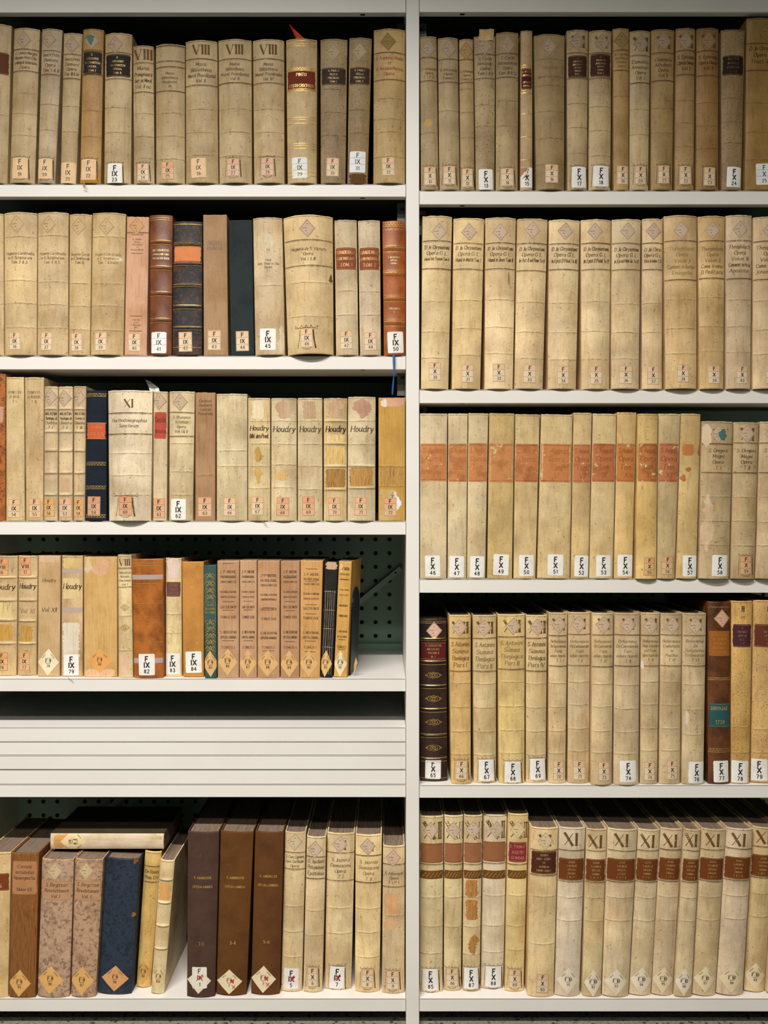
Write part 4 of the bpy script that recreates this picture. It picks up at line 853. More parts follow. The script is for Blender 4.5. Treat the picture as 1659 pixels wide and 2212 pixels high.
{'row':'L3','x':-720.3,'y':1.5,'wb':31,'wt':30,'h':290.6,'a':0.0045,'k':'v','c':'ccbb98','b':4.9,'p':2.2,'d':[-1.7,267.6],'s':['r','IX','56',-3.1,29.4,25.2,39.4,'d59a52'],'ba':[242.2,192.9,151.9,104,56.9],'t':[236.7,197,['MALACHIA','Theologia di','Chiostro','T. I.']],'lab':'tan vellum book with diamond sticker numbered 56, fourth from left on third left shelf'},
{'row':'L3','x':-688.1,'y':1.5,'wb':30.7,'wt':31.2,'h':290.6,'a':0.0009,'k':'v','c':'ccbb98','b':4.9,'p':2.2,'d':[-2.6,264.9],'s':['r','IX','57',-0.3,28.7,28.5,40.7,'d8b090'],'ba':[242.2,192.9,151.9,104,56.9],'t':[236.7,197,['MALACHIA','Theologia di','Chiostro','T. II.']],'pa':[[-12.7,9.8,64.3,93.1,'cfae8e','q']],'lab':'tan vellum book with diamond sticker numbered 57, fifth from left on third left shelf'},
{'row':'L3','x':-658.9,'y':1.5,'wb':25,'wt':27.2,'h':291.4,'a':0.0065,'k':'v','c':'cbb894','b':4.2,'p':2.2,'d':[-1.5,266.8],'s':['r','IX','58',-1,28.7,23.6,38,'d59a52'],'ba':[242.1,192.9,151.9,104,56.9],'t':[236.7,197,['MALACHIA','Theologia di','Chiostro','T. III.']],'pa':[[-7.9,0.5,62.9,95.8,'cfae8e','q']],'lab':'tan vellum book with diamond sticker numbered 58, sixth from left on third left shelf'},
{'row':'L3','x':-622.7,'y':1.5,'wb':46.5,'wt':44,'h':281.8,'a':0.0063,'k':'cloth','c':'1b232d','b':4.6,'p':2.4,'s':['r','IX','59',-3.6,32,28,42.1,'c58a68'],'g':[275,269.3,211.6,177.8,126.9,120.9,75.7,69.7,13.9,7.9],'gz':[272.3,123.9,72.7,10.9],'l':[212.4,176.7,'c25836',['S. LAURENTII IUST','OPERA'],'e09a60'],'lab':'black cloth book with orange label numbered 59, seventh from left on third left shelf'},
{'row':'L3','x':-548.8,'y':1.5,'wb':91.5,'wt':97.2,'h':281.1,'a':0.0024,'k':'v','c':'e0d5ba','b':15.1,'p':2.2,'s':['r','IX','60',-6.3,32.8,29,41.3,'c8885c'],'co':[146.4,98.9,56.9],'r':[232.5,187],'t':[222.2,199.2,['Horthodoxographia','Sanctorum'],'5a4834'],'R':[261.5,243.9,'XI'],'k2':2,'lab':'cream vellum book numbered 60, eighth from left on third left shelf'},
{'row':'L3','x':-484.5,'y':1.5,'wb':30.7,'wt':31.2,'h':280,'a':0.0068,'k':'v','c':'d3c4a0','b':4,'p':2.2,'d':[-2.7,258.8],'s':['r','IX','61',-1.7,27.7,27.1,42.9,'d49a70'],'l':[235.2,177.9,'b04a38',['Guide','Historia'],'8a4030'],'k61':1,'lab':'cream vellum book with red label numbered 61, ninth from left on third left shelf'},
{'row':'L3','x':-438.9,'y':1.5,'wb':52.4,'wt':55.4,'h':279.8,'a':0.0102,'k':'v','c':'d6c8a2','b':7,'p':2.2,'d':[-3.1,255.9],'s':['w','IX','62',-4.7,25.2,32.6,45.1],'co':[167.7,106.7,56.5],'r':[234.2,182.7],'t':[228.8,188.1,['S. Brunonis','Astensis','Opera','Vol. I & II.'],'5c4a30'],'pa':[[-25.8,23.2,208.4,216.6,'cbb98a','q']],'lab':'cream vellum book with diamond sticker numbered 62, tenth from left on third left shelf'},
{'row':'L3','x':-386.5,'y':1.5,'wb':44.3,'wt':44,'h':277.9,'a':0.0025,'k':'paper','c':'a98564','b':1.8,'p':6,'s':['r','IX','63',-0.7,30.6,29.9,42.1,'d3a47c'],'co':[100],'t':[264.3,227.6,['Cardinal.','Gournetti','Lexicon','Pastoralis'],'5a3c28'],'lab':'tan paper book numbered 63, eleventh from left on third left shelf'},
{'row':'L3','x':-328.5,'y':1.5,'wb':67.1,'wt':67.4,'h':274.8,'a':-0.0005,'k':'v','c':'d9cda9','b':6.7,'p':2.2,'s':['r','IX','66',-4,30.9,26.6,39.9,'e0bfa0'],'co':[152.3,118.9],'lab':'cream vellum book numbered 66, twelfth from left on third left shelf'},
{'row':'L3','x':-269.8,'y':1.5,'wb':49.1,'wt':48.8,'h':265.9,'a':-0.0006,'k':'v','c':'d6c79c','b':6.4,'p':2.2,'s':['r','IX','67',-2.9,33.1,26.6,40.2,'ddc096'],'co':[216.5,167.7,118.9,71.6],'t':[209.1,175.1,['Houdry','Bibl. des Pred.'],'3a2c1c','h'],'pa':[[-16.1,12.5,220.4,259.4,'e2d3ae','q'],[-14.1,11.3,126.9,161.2,'b99450','raw'],[-11.8,9.5,79.6,117.4,'c9a560','q']],'lab':'cream vellum book numbered 67, thirteenth from left on third left shelf'},
{'row':'L3','x':-216.3,'y':1.5,'wb':56.8,'wt':55.6,'h':265.3,'a':0,'k':'v','c':'d6c9a5','b':7.3,'p':2.2,'s':['r','IX','68',-1.9,31.2,28.1,40.5,'d69c72'],'co':[216.5,166.2,121.9,73.1],'t':[209.1,188.4,['Houdry'],'554838'],'pa':[[-14.5,15.1,220.1,260.9,'c9aa8c','q'],[-15.7,8.6,87.3,106.2,'d8b070','q']],'lab':'cream vellum book numbered 68, fourteenth from left on third left shelf'},
{'row':'L3','x':-159.7,'y':1.5,'wb':54.7,'wt':54.1,'h':265.9,'a':-0.0011,'k':'v','c':'d6c8a4','b':7.1,'p':2.2,'s':['r','IX','69',-3.2,32.4,27.5,41.1,'d69c72'],'co':[216.5,166.2,118.9,68.6],'t':[209.1,188.4,['Houdry'],'554838'],'pa':[[-16.7,14.3,220.3,257.9,'bfa284','q']],'lab':'cream vellum book numbered 69, fifteenth from left on third left shelf'},
{'row':'L3','x':-105.5,'y':1.5,'wb':50.7,'wt':51.7,'h':265.3,'a':0.0021,'k':'v','c':'d6c394','b':6.7,'p':2.2,'s':['r','IX','70',-1.5,31.6,27.2,39.3,'dcae84'],'ba':[216.4,167.5,118.6,68.2],'t':[209,188.2,['Houdry'],'2c2016'],'pa':[[-14,14.7,219.3,262.3,'cbab8c','q'],[-23.2,23.8,72.6,112.6,'ab8048','raw'],[-22.7,23.1,122.4,161.5,'d9b878','raw'],[-24.3,23.1,171,186.7,'dcbf88','raw']],'lab':'cream vellum book numbered 70, sixteenth from left on third left shelf'},
{'row':'L3','x':-49,'y':1.5,'wb':61.1,'wt':60.6,'h':268.1,'a':0.004,'k':'v','c':'d3c6a2','b':7.9,'p':2.2,'s':['r','IX','71',-1.3,31.8,26.9,39.9,'dcae84'],'co':[216.4,166.2],'ba':[118.8,71.5],'t':[209,188.3,['Houdry'],'554838'],'pa':[[-14.3,14.8,220.8,263.7,'b9927a','q'],[-27.6,26.7,74.5,115,'b98c50','raw']],'lab':'cream vellum book numbered 71, seventeenth from left on third left shelf'},
{'row':'L3','x':16.8,'y':1.5,'wb':58.8,'wt':58.7,'h':266.8,'a':0.0001,'k':'paper','c':'c49a52','b':2.4,'p':6,'s':['r','IX','72',-3.5,30.7,27.5,39.3,'d8a274'],'co':[118.6,75.6],'pa':[[-24.7,28.6,247.5,265.9,'d6a78e','q'],[-22.6,-6.3,246,263.8,'e8e0cc','q'],[-28.6,25.9,74.1,117.1,'b68c50','raw'],[-27.9,8.9,1.5,68.2,'cfae74','q'],[-4.5,17.1,19.3,64.3,'ece8e0','q']],'lab':'orange paper book numbered 72, eighteenth from left on third left shelf'},
{'row':'R3','x':106.3,'y':1.5,'wb':58.1,'wt':60,'h':357.4,'a':0.0028,'k':'v','c':'cfc19e','b':4.2,'p':2.2,'s':['w','X','46',-1.4,27.9,32.1,45.9],'l':[292.3,211.3,'c48350',['S. August.','Opera','Tom.','I'],'b56f3c','o'],'lab':'cream vellum book with worn orange label numbered 46, first from left on third right shelf'},
{'row':'R3','x':157.6,'y':1.5,'wb':41.5,'wt':43,'h':357.3,'a':0.0061,'k':'v','c':'d2c4a0','b':3,'p':2.2,'s':['w','X','47',-0.9,26.7,31.9,45.9],'l':[292.3,209.8,'c48350',['S. August.','Opera','Tom.','II'],'b56f3c','o'],'lab':'cream vellum book with worn orange label numbered 47, second from left on third right shelf'},
{'row':'R3','x':199.1,'y':1.5,'wb':40.5,'wt':43.9,'h':357.9,'a':0.0135,'k':'v','c':'d0c19b','b':3,'p':2.2,'s':['w','X','48',1.5,26.2,30.6,45.9],'l':[292.9,209.3,'c48350',['S. August.','Opera','Tom.','III'],'b56f3c','o'],'lab':'cream vellum book with worn orange label numbered 48, third from left on third right shelf'},
{'row':'R3','x':250,'y':1.5,'wb':54.5,'wt':55.5,'h':357.6,'a':0.0135,'k':'v','c':'c6b07a','b':2.2,'p':6,'s':['w','X','49',2.2,30.5,33.3,45.4],'l':[292.3,208.4,'c48652',[],'b56f3c','o'],'pa':[[-17.5,21.6,6.5,47.6,'b08a50','q']],'lab':'tan vellum book with worn orange label numbered 49, fourth from left on third right shelf'},
{'row':'R3','x':303.7,'y':1.5,'wb':48,'wt':54.1,'h':355.4,'a':0.0187,'k':'v','c':'cfbc8e','b':3.6,'p':2.2,'s':['w','X','50',3.1,28.8,31.6,45.4],'l':[291.2,208.9,'bf7c4c',['S. August.','Opera','Tom.','V'],'b56f3c','o'],'lab':'cream vellum book with worn orange label numbered 50, fifth from left on third right shelf'},
{'row':'R3','x':366.4,'y':1.5,'wb':71.2,'wt':68.8,'h':354.8,'a':0.0204,'k':'v','c':'ccba8c','b':4.2,'p':4,'s':['w','X','51',2.7,29.7,33.3,45.4],'l':[291.1,208.2,'c2804c',['S. August.','Opera','Tom.','VI'],'b56f3c','o'],'lab':'tan vellum book with worn orange label numbered 51, sixth from left on third right shelf'},
{'row':'R3','x':422.8,'y':1.5,'wb':39.1,'wt':40.3,'h':358.8,'a':0.0185,'k':'v','c':'cab383','b':3.2,'p':2.2,'s':['w','X','52',2.9,27.8,29.9,45.9],'l':[290.6,207.9,'bb784c',['S. August.','Opera','Tom.','VII'],'a05f35','o'],'lab':'tan vellum book with worn orange label numbered 52, seventh from left on third right shelf'},
{'row':'R3','x':468.8,'y':1.5,'wb':51.8,'wt':51.8,'h':356.3,'a':0.0236,'k':'v','c':'cdbb8c','b':4.7,'p':2.2,'s':['w','X','53',4.1,28.2,31.5,45.5],'l':[291.8,209.2,'b87248',['S. August.','Opera','Tom.','IX'],'9c5a33','o'],'lab':'cream vellum book with worn orange label numbered 53, eighth from left on third right shelf'},
{'row':'R3','x':516.6,'y':1.5,'wb':40.4,'wt':42.1,'h':359.5,'a':0.023,'k':'v','c':'cfb47c','b':3.7,'p':2.2,'s':['w','X','54',3.3,28.7,32.5,46.5],'l':[291.9,209.5,'be7a42',['S. August.','Opera','Tom.','X'],'94582c','o'],'lab':'cream vellum book with worn orange label numbered 54, ninth from left on third right shelf'},
{'row':'R3','x':564.2,'y':-5.5,'wb':44.8,'wt':43.9,'h':355.7,'a':0.0116,'k':'v','c':'d4ba7c','b':6.3,'p':2.2,'s':['r','X','55',5.1,27.5,24.5,39.6,'d8a464'],'l':[291.6,209.8,'ba7644',['S. August.','Opera','Tom.','XI'],'94582c','o'],'lab':'cream vellum book with worn orange label numbered 55, tenth from left on third right shelf'},
{'row':'R3','x':607.6,'y':-2.5,'wb':38.4,'wt':47.6,'h':356,'a':0.0229,'k':'v','c':'c8b78e','b':4.3,'p':2.2,'s':['r','X','56',2,29.2,24.5,39.6,'d3a578'],'l':[291.8,209.2,'b5724c',['S. August.','Opera','Tom.','XII'],'8c5230','o'],'lab':'tan vellum book with worn tan label numbered 56, eleventh from left on third right shelf'},
{'row':'R3','x':651.4,'y':-2.5,'wb':44.4,'wt':42.7,'h':355.8,'a':0.0293,'k':'v','c':'d0b981','b':4.4,'p':2.2,'s':['w','X','57',6.1,28,30.5,45.6],'pa':[[-18.7,8.4,265.7,290.1,'ba7644','q'],[15.4,22.3,265.7,290.1,'ba7644','q'],[-18.7,-5.6,209.6,225.1,'ba7644','q'],[-7.7,1.8,230.4,240.6,'b56e3a','q']],'lab':'cream vellum book numbered 57, twelfth from left on third right shelf'},
{'row':'R3','x':709.2,'y':-7.5,'wb':65.4,'wt':67.1,'h':338.5,'a':0.0236,'k':'v','c':'c0ae88','b':8.6,'p':2.2,'d':[-0.5,310.4],'s':['w','X','58',9.4,29.1,34.2,45.7],'co':[177.2,124.9,73.7],'r':[290.2,228.4],'t':[281.9,233.1,['S. Gregorii','Magni','Opera','T. I']],'R':[321.1,298.5,'XI'],'pa':[[-33.2,-16.6,281.9,333,'d6bfa2','q'],[-30.1,-9.4,58.3,182,'d6bc9c','q'],[-0.7,8.7,143.9,167.7,'d3ae80','q'],[-0.8,14.6,298.5,321.1,'47706f','top']],'lab':'tan vellum book with diamond sticker numbered 58, thirteenth from left on third right shelf'},
{'row':'R3','x':771.3,'y':-7.5,'wb':50.8,'wt':54.8,'h':336.8,'a':0.0224,'k':'v','c':'bca983','b':6.9,'p':2.2,'d':[0,311.8],'s':['r','X','59',3.6,30.3,25.9,39.5,'cf9a66'],'co':[176.1,125,72.6],'r':[292,228.5],'t':[282,233.2,['S. Gregorii','Magni','Opera','T. II']],'R':[323.7,297.5,'XI'],'pa':[[-22.2,-15.5,127.3,177.3,'d6b48e','q']],'k2':1,'lab':'tan vellum book with diamond sticker numbered 59, fourteenth from left on third right shelf'},
{'row':'R3','x':829.2,'y':-7.5,'wb':61.1,'wt':58.7,'h':337.8,'a':0.0248,'k':'v','c':'beac8a','b':7.8,'p':2.2,'d':[-3.5,311.6],'co':[176.9,122.1,72],'r':[291.8,228.1],'t':[281.8,232.9,['S. Gregorii','Magni','Opera','T. III']],'R':[322.3,298.5,'XI'],'lab':'grey-tan vellum book cropped by frame, rightmost on the third right shelf'},
{'row':'L4','x':-836.9,'y':33.9,'wb':56.1,'wt':56.1,'h':263.7,'a':0.0105,'k':'v','c':'d3bd90','b':7.2,'p':2.2,'s':['r','IX','76',-2.1,31.6,27.7,40.4,'d59a5c'],'s2':['r','VIII','16',-3.9,238.6,28.5,37.9,'d8925a'],'ba':[216.2,165.6,122.2,71.4],'t':[204.7,185.4,['Houdry']],'pa':[[-23.7,21.5,76.9,112.6,'c99a4e','raw'],[-24.2,20.4,125,160.7,'dcc58c','raw']],'lab':'cream vellum book numbered 76, first from left on fourth left shelf'},
{'row':'L4','x':-786.5,'y':34.9,'wb':41.5,'wt':43.2,'h':263.7,'a':0.0105,'k':'v','c':'d2bc90','b':5.4,'p':2.2,'s':['r','IX','77',-4.3,31.5,23.5,40.7,'d9a066'],'s2':['r','VIII','17',-4.6,240.1,26.3,40.9,'d8925a'],'ba':[216.1,165.5,120.6,71],'t':[205.9,188,['Houdry']],'t2':[149.5,134.3,['Vol. XI'],'8a7450'],'pa':[[-14.1,13.9,74.6,108.7,'c0924a','raw']],'lab':'cream vellum book numbered 77, second from left on fourth left shelf'},
{'row':'L4','x':-733.1,'y':21.9,'wb':48.9,'wt':49.4,'h':264.5,'a':0.0062,'k':'paper','c':'c8aa7e','b':1.9,'p':6,'f':['F9','78',-0.7,31.5,23.1,29.7,'ecdfbe'],'t':[216.5,204.2,['Houdry'],'6f5c40'],'t2':[153.5,138.4,['Vol. XII'],'5c4a34'],'pa':[[-23.9,22.9,249.4,263.1,'dab896','q']],'lab':'tan paper book numbered 78, third from left on fourth left shelf'},
{'row':'L4','x':-682.5,'y':22.3,'wb':47.5,'wt':46.7,'h':264.5,'a':0.0036,'k':'v','c':'cdb48c','b':2.3,'p':5,'s':['w','IX','79',-1.1,25.6,33,45.9],'t':[207,187.8,['Houdry']],'pa':[[-22.3,17.7,170,215.2,'d8c08e','q'],[-22,18.1,41.1,117.9,'dfd4c0','q'],[-21.7,17.4,235.8,260.4,'d6bd7e','q']],'tape':[[-23.8,24.3,225.9,235.2],[-23.5,23.2,140.9,150.8]],'lab':'cream vellum book with clear tape numbered 79, fourth from left on fourth left shelf'},
{'row':'L4','x':-617.7,'y':16.2,'wb':73.1,'wt':73.4,'h':262.2,'a':-0.0005,'k':'paper','c':'d1aa6e','b':2.9,'p':6,'f':['F9','80',-1.2,35.5,28.7,26,'dfa35e'],'pa':[[-18.1,17.5,219.9,261.9,'dab08a','q'],[-35.4,33,0,17.8,'e0b892','q'],[-35.3,-19.5,225.3,259.5,'d8c49c','q'],[18.9,33.9,236.2,260.8,'d2b88c','q']],'lab':'cream paper book numbered 80, fifth from left on fourth left shelf'},
{'row':'L4','x':-561,'y':10.7,'wb':32.5,'wt':30.3,'h':267,'a':-0.0102,'k':'v','c':'d8c89c','b':4.1,'p':2.2,'co':[134.6,59.8],'r':[237.9,197.1],'orn':[152.3,108.8],'t':[232.5,198.5,['Speculum','Morale','Concionum','Vol. I'],'5a4a30'],'R':[257,243.4,'VIII'],'pa':[[-12.5,8.1,8.2,51.7,'e4c2a4','q']],'lab':'cream vellum book with roman eight and small title panel, between tags 80 and 82'},
{'row':'L4','x':-510.6,'y':8.2,'wb':63.4,'wt':69.2,'h':258.2,'a':-0.0111,'k':'leather','c':'b3692a','b':8.2,'p':2.2,'c2':'6e3d1a','s':['w','IX','82',-2.1,29.7,34.9,46.3],'g':[248.7,242.5,204.7,160.9,119,77.1],'tape':[[-34.9,35.3,213.3,223.6],[-33,33.1,32.2,43.3]],'lab':'red leather book with clear tape numbered 82, seventh from left on fourth left shelf'},
{'row':'L4','x':-460.4,'y':24.8,'wb':36,'wt':35.4,'h':259,'a':-0.0011,'k':'v','c':'dbcb9b','b':4.8,'p':2.2,'s':['w','IX','83',-1.8,28.1,31.6,45.4],'co':[137,95.9],'l':[206.9,174.8,'6f4440',['DIGNA','SANCT','HUNGARI'],'a8806a'],'pa':[[-15.1,13.7,213.7,256.2,'dfc8bc','q']],'lab':'cream vellum book with brown label numbered 83, eighth from left on fourth left shelf'},
{'row':'L4','x':-415,'y':15.6,'wb':45.7,'wt':48.4,'h':251.7,'a':-0.0054,'k':'cloth','c':'c08744','b':2.3,'p':4,'s':['w','IX','84',0.7,32.8,34.8,46.5],'lab':'orange cloth book numbered 84, ninth from left on fourth left shelf'},
{'row':'L4','x':-374.2,'y':2.1,'wb':26.7,'wt':29.1,'h':244.9,'a':-0.0098,'k':'cloth','c':'3a5650','b':2.3,'p':4,'f':['F9','85',-0.5,31.6,17.7,28.7,'dbb076'],'t':[162.3,138.7,['LUUPIS','DE CANONIC','M. A. TOMUS'],'c9a456','c'],'scroll':1,'lab':'teal cloth book numbered 85, tenth from left on fourth left shelf'},
{'row':'L4','x':-337.1,'y':4.6,'wb':46.6,'wt':48.7,'h':254.3,'a':-0.0004,'k':'paper','c':'c29a77','b':1.9,'p':6,'f':['F9','86',-1.2,34.9,21.3,29.6,'dbb076'],'r2':[248.4,219.1,165.6,147.2,81.3],'t':[235.9,61.5,['J.-P. MIGNE','PATROLOGIAE','CURSUS COMPLETUS','','PATRUM LATINORUM','TRADITIO CATHOLICA','','SAECULUM IV','','TOMUS XXII.','','','S. HIERONYMI','OPERA OMNIA','','TOMUS I.'],'59402c','c'],'lab':'tan paper book numbered 86, eleventh from left on fourth left shelf'},
{'row':'L4','x':-293.9,'y':4.2,'wb':38.5,'wt':37.7,'h':255.2,'a':0.0016,'k':'paper','c':'c39b78','b':1.5,'p':6,'f':['F9','87',-0.9,32.5,19.2,29,'dbb076'],'r2':[219.1,166.5,147.8,81.3],'t':[236,61.5,['J.-P. MIGNE','PATROLOGIAE','CURSUS COMPLETUS','','PATRUM LATINORUM','TRADITIO CATHOLICA','','SAECULUM IV','','TOMUS XXII.','','','S. HIERONYMI','OPERA OMNIA','','TOMUS I.'],'59402c','c'],'lab':'tan paper book numbered 87, twelfth from left on fourth left shelf'},
{'row':'L4','x':-250,'y':4.6,'wb':48.3,'wt':48.9,'h':254.6,'a':0.0012,'k':'paper','c':'c49a74','b':1.9,'p':6,'f':['F9','88',-1.7,31.9,23.7,29,'dbb076'],'r2':[224.1,171.5,152.3,87.2,59.4],'t':[227.1,61.5,['J.-P. MIGNE','PATROLOGIAE','CURSUS COMPLETUS','','PATRUM LATINORUM','TRADITIO CATHOLICA','','SAECULUM IV','','TOMUS XXII.','','','S. HIERONYMI','OPERA OMNIA','','TOMUS I.'],'59402c','c'],'lab':'tan paper book numbered 88, thirteenth from left on fourth left shelf'},
{'row':'L4','x':-203.7,'y':4.4,'wb':41.2,'wt':42.6,'h':253.6,'a':0.0028,'k':'paper','c':'b9906c','b':1.7,'p':6,'f':['F9','89',-1.6,31.3,20.1,29,'dbb076'],'r2':[217.3,165.6,146.3,79.2],'t':[235.9,61.5,['J.-P. MIGNE','PATROLOGIAE','CURSUS COMPLETUS','','PATRUM LATINORUM','TRADITIO CATHOLICA','','SAECULUM IV','','TOMUS XXII.','','','S. HIERONYMI','OPERA OMNIA','','TOMUS I.'],'59402c','c'],'lab':'tan paper book numbered 89, fourteenth from left on fourth left shelf'},
{'row':'L4','x':-160.6,'y':4.6,'wb':44.1,'wt':49.5,'h':254.3,'a':0.0164,'k':'paper','c':'d0a066','b':1.9,'p':6,'f':['F9','90',-2.6,31.3,20.7,29,'dbb076'],'r2':[236.2,208.5,158.9,139.1,80,57],'t':[229.7,61.4,['J.-P. MIGNE','PATROLOGIAE','CURSUS COMPLETUS','','PATRUM LATINORUM','TRADITIO CATHOLICA','','SAECULUM IV','','TOMUS XXII.','','','S. HIERONYMI','OPERA OMNIA','','TOMUS I.'],'59402c','c'],'yaw':0.02,'lab':'cream paper book numbered 90, fifteenth from left on fourth left shelf'},
{'row':'L4','x':-125,'y':8.4,'wb':25.8,'wt':29.3,'h':251.7,'a':0.0446,'k':'cloth','c':'2a2724','b':1.4,'p':4,'f':['F9','91',-3.3,30.2,14.2,29.1,'e0b878'],'pa':[[-13.3,14.1,234.8,251.1,'c9a888','q']],'streak':1,'yaw':0.05,'lab':'black cloth book numbered 91, sixteenth from left on fourth left shelf'},
{'row':'L4','x':-95.1,'y':12.6,'wb':29.7,'wt':29.3,'h':252.2,'a':0.0442,'k':'paper','c':'d3a55c','b':1.2,'p':6,'f':['F9','92',-1.3,29.4,14.9,29.2,'e8d6ae'],'r2':[238.6,212.7,154.9,133.5,81.6,59.9],'t':[240.9,59.9,['J.-P. MIGNE','PATROLOGIAE','CURSUS COMPLETUS','','PATRUM LATINORUM','TRADITIO CATHOLICA','','SAECULUM IV','','TOMUS XXII.','','','S. HIERONYMI','OPERA OMNIA','','TOMUS I.'],'59402c','c'],'pa':[[-11.7,-3.3,226.1,248.4,'e2c088','q']],'yaw':0.1,'lab':'orange paper book numbered 92, seventeenth from left on fourth left shelf'},
{'row':'R4','x':109.3,'y':29.1,'wb':61.3,'wt':59.3,'h':355.4,'a':-0.0041,'k':'leather','c':'39241e','b':7.1,'p':2.2,'c2':'1d1416','d':[1.9,329.8,'dcb8a2'],'s':['w','X','65',-1.8,28.4,34.3,45.8],'ba':[311.6,261.7,208.6,157.5,100.5,48.7],'g':[349.8,346.4,313.3,308.4,264.1,255.6,211,203.2,159.9,151.6,103.9,96.1,52.3,43.8,7.3],'orn':[232.5,181.3,129.7,73.8],'l':[304.3,266.5,'5e1d1f',['S. AUGUSTINI','MILLELOQ.','VOLUM. II','M. Z'],'e0c07a'],'lab':'black leather book with brown label numbered 65, first from left on fourth right shelf'},
{'row':'R4','x':167.3,'y':9.8,'wb':43.2,'wt':48.5,'h':366.4,'a':-0.0073,'k':'v','c':'d3b67c','b':5.9,'p':2.2,'d':[-1.4,339.4],'s':['r','X','66',0.7,30.7,26.2,41.5],'co':[219.4,167.5,114.5,65.1],'r':[316.3,244.7],'t':[311,250.7,['S. Antonini','Summa','Theologica','Pars I.'],'7a5228'],'R':[351.4,326.6,'XII'],'k2':1,'lab':'cream vellum book with diamond sticker numbered 66, second from left on fourth right shelf'},
{'row':'R4','x':220,'y':17.7,'wb':49.9,'wt':52.8,'h':365.5,'a':-0.0027,'k':'v','c':'d0be92','b':6.6,'p':2.2,'d':[-0.9,337.6],'s':['w','X','67',3,28.1,32.9,46.8],'co':[216.6,164.6,112.5,61.7],'r':[315.1,243.2],'t':[308.6,246.9,['S. Antonini','Summa','Theologica','Pars II.'],'8a6c40'],'R':[350.5,325.5,'XII'],'k2':1,'lab':'cream vellum book with diamond sticker numbered 67, third from left on fourth right shelf'},
{'row':'R4','x':278.1,'y':15,'wb':57.1,'wt':60.1,'h':367.5,'a':-0.0026,'k':'v','c':'d8c489','b':7.6,'p':2.2,'d':[3.5,341.7],'s':['w','X','68',1.6,25.7,34.5,45.5],'co':[220.9,167.8,115.9,66.4],'r':[318.7,248],'t':[312.7,254.7,['S. Antonini','Summa','Theologica','Pars III'],'8a6c40'],'R':[354.9,328.4,'XII'],'k2':1,'lab':'cream vellum book with diamond sticker numbered 68, fourth from left on fourth right shelf'},
{'row':'R4','x':331.3,'y':18.4,'wb':44.3,'wt':47.5,'h':365.3,'a':0.0043,'k':'v','c':'d0bd92','b':5.9,'p':2.2,'d':[1.2,339.4],'s':['w','X','69',3.2,30,32.9,45.8],'co':[216.3,164.3,112.2,61.3],'r':[315,243],'t':[309.6,249.1,['S. Antonini','Summa','Theologica','Pars IV.'],'6e5230'],'R':[352,325.4,'XII'],'k2':1,'lab':'cream vellum book with diamond sticker numbered 69, fifth from left on fourth right shelf'},
{'row':'R4','x':376.3,'y':14,'wb':37.7,'wt':42,'h':371.2,'a':0.0072,'k':'v','c':'cdb991','b':5.1,'p':2.2,'d':[1.8,344.6],'s':['r','X','70',3.1,28.3,24.8,41.8],'co':[218.4,166.4,114.4,66],'r':[321.2,255.1],'t':[313.9,261.9,['Bellarminus','De Controversiis','Fidei','advers. Haeretic','T. I'],'7a6040'],'R':[357.4,333.3,'XI'],'lab':'cream vellum book with diamond sticker numbered 70, sixth from left on fourth right shelf'},
{'row':'R4','x':423.2,'y':15.1,'wb':46.9,'wt':49,'h':371.8,'a':0.0054,'k':'v','c':'cbb993','b':6.2,'p':2.2,'d':[-1.9,345.7],'s':['r','X','71',0.9,28.8,26.8,41.8],'co':[220.7,171.2,119.2,70.8],'r':[323.5,255.8],'t':[313.8,261.8,['Bellarminus','De Controversiis','Fidei','adver. Haeretic','T. II'],'7a6040'],'R':[357.3,335.6,'XI'],'lab':'tan vellum book with diamond sticker numbered 71, seventh from left on fourth right shelf'},
{'row':'R4','x':470.2,'y':2.2,'wb':46,'wt':46.3,'h':371.5,'a':0.0085,'k':'v','c':'cbb892','b':6.1,'p':2.2,'d':[0.2,345.9],'s':['r','X','73',3.8,30.4,24.8,40.9],'co':[219,170,117.3,70.6],'r':[324.4,256.1],'t':[316,263.3,['Bellarminus','De Controversiis','Fidei','advers. Haeretic','T. IV'],'8a7048'],'R':[359.1,336.3,'XI'],'lab':'tan vellum book with diamond sticker numbered 73, eighth from left on fourth right shelf'},
{'row':'R4','x':523.5,'y':3.4,'wb':55.2,'wt':55.9,'h':371.4,'a':0.0075,'k':'v','c':'cab896','b':7.2,'p':2.2,'d':[1.2,346.2],'s':['w','X','74',2.7,30.1,34.9,46.3],'co':[216.6,165.1,114.9,68.2],'r':[324.2,257.2],'t':[315.9,263.2,['Bellarminus','De Controversiis','Fidei','advers. Haeretic','T. III'],'7a6040'],'R':[358.9,336.2,'XI'],'lab':'tan vellum book with diamond sticker numbered 74, ninth from left on fourth right shelf'},
{'row':'R4','x':574.3,'y':8.5,'wb':37.9,'wt':42.3,'h':371.5,'a':0.0091,'k':'v','c':'c8b690','b':5.2,'p':2.2,'d':[0.1,343.1],'s':['r','X','74',0.6,28.5,24.2,40.4],'co':[222.4,173.1,121.4,73.3],'r':[322.2,256.1],'t':[315,264.5,['Bellarminus','Disp. Collectio','ad Fidei','spectantium','T. V'],'7a6040'],'R':[358.3,335.4,'XI'],'pa':[[-19.7,-13.5,248.9,268.1,'e6dcc6','q']],'lab':'tan vellum book with diamond sticker numbered 74, tenth from left on fourth right shelf'},
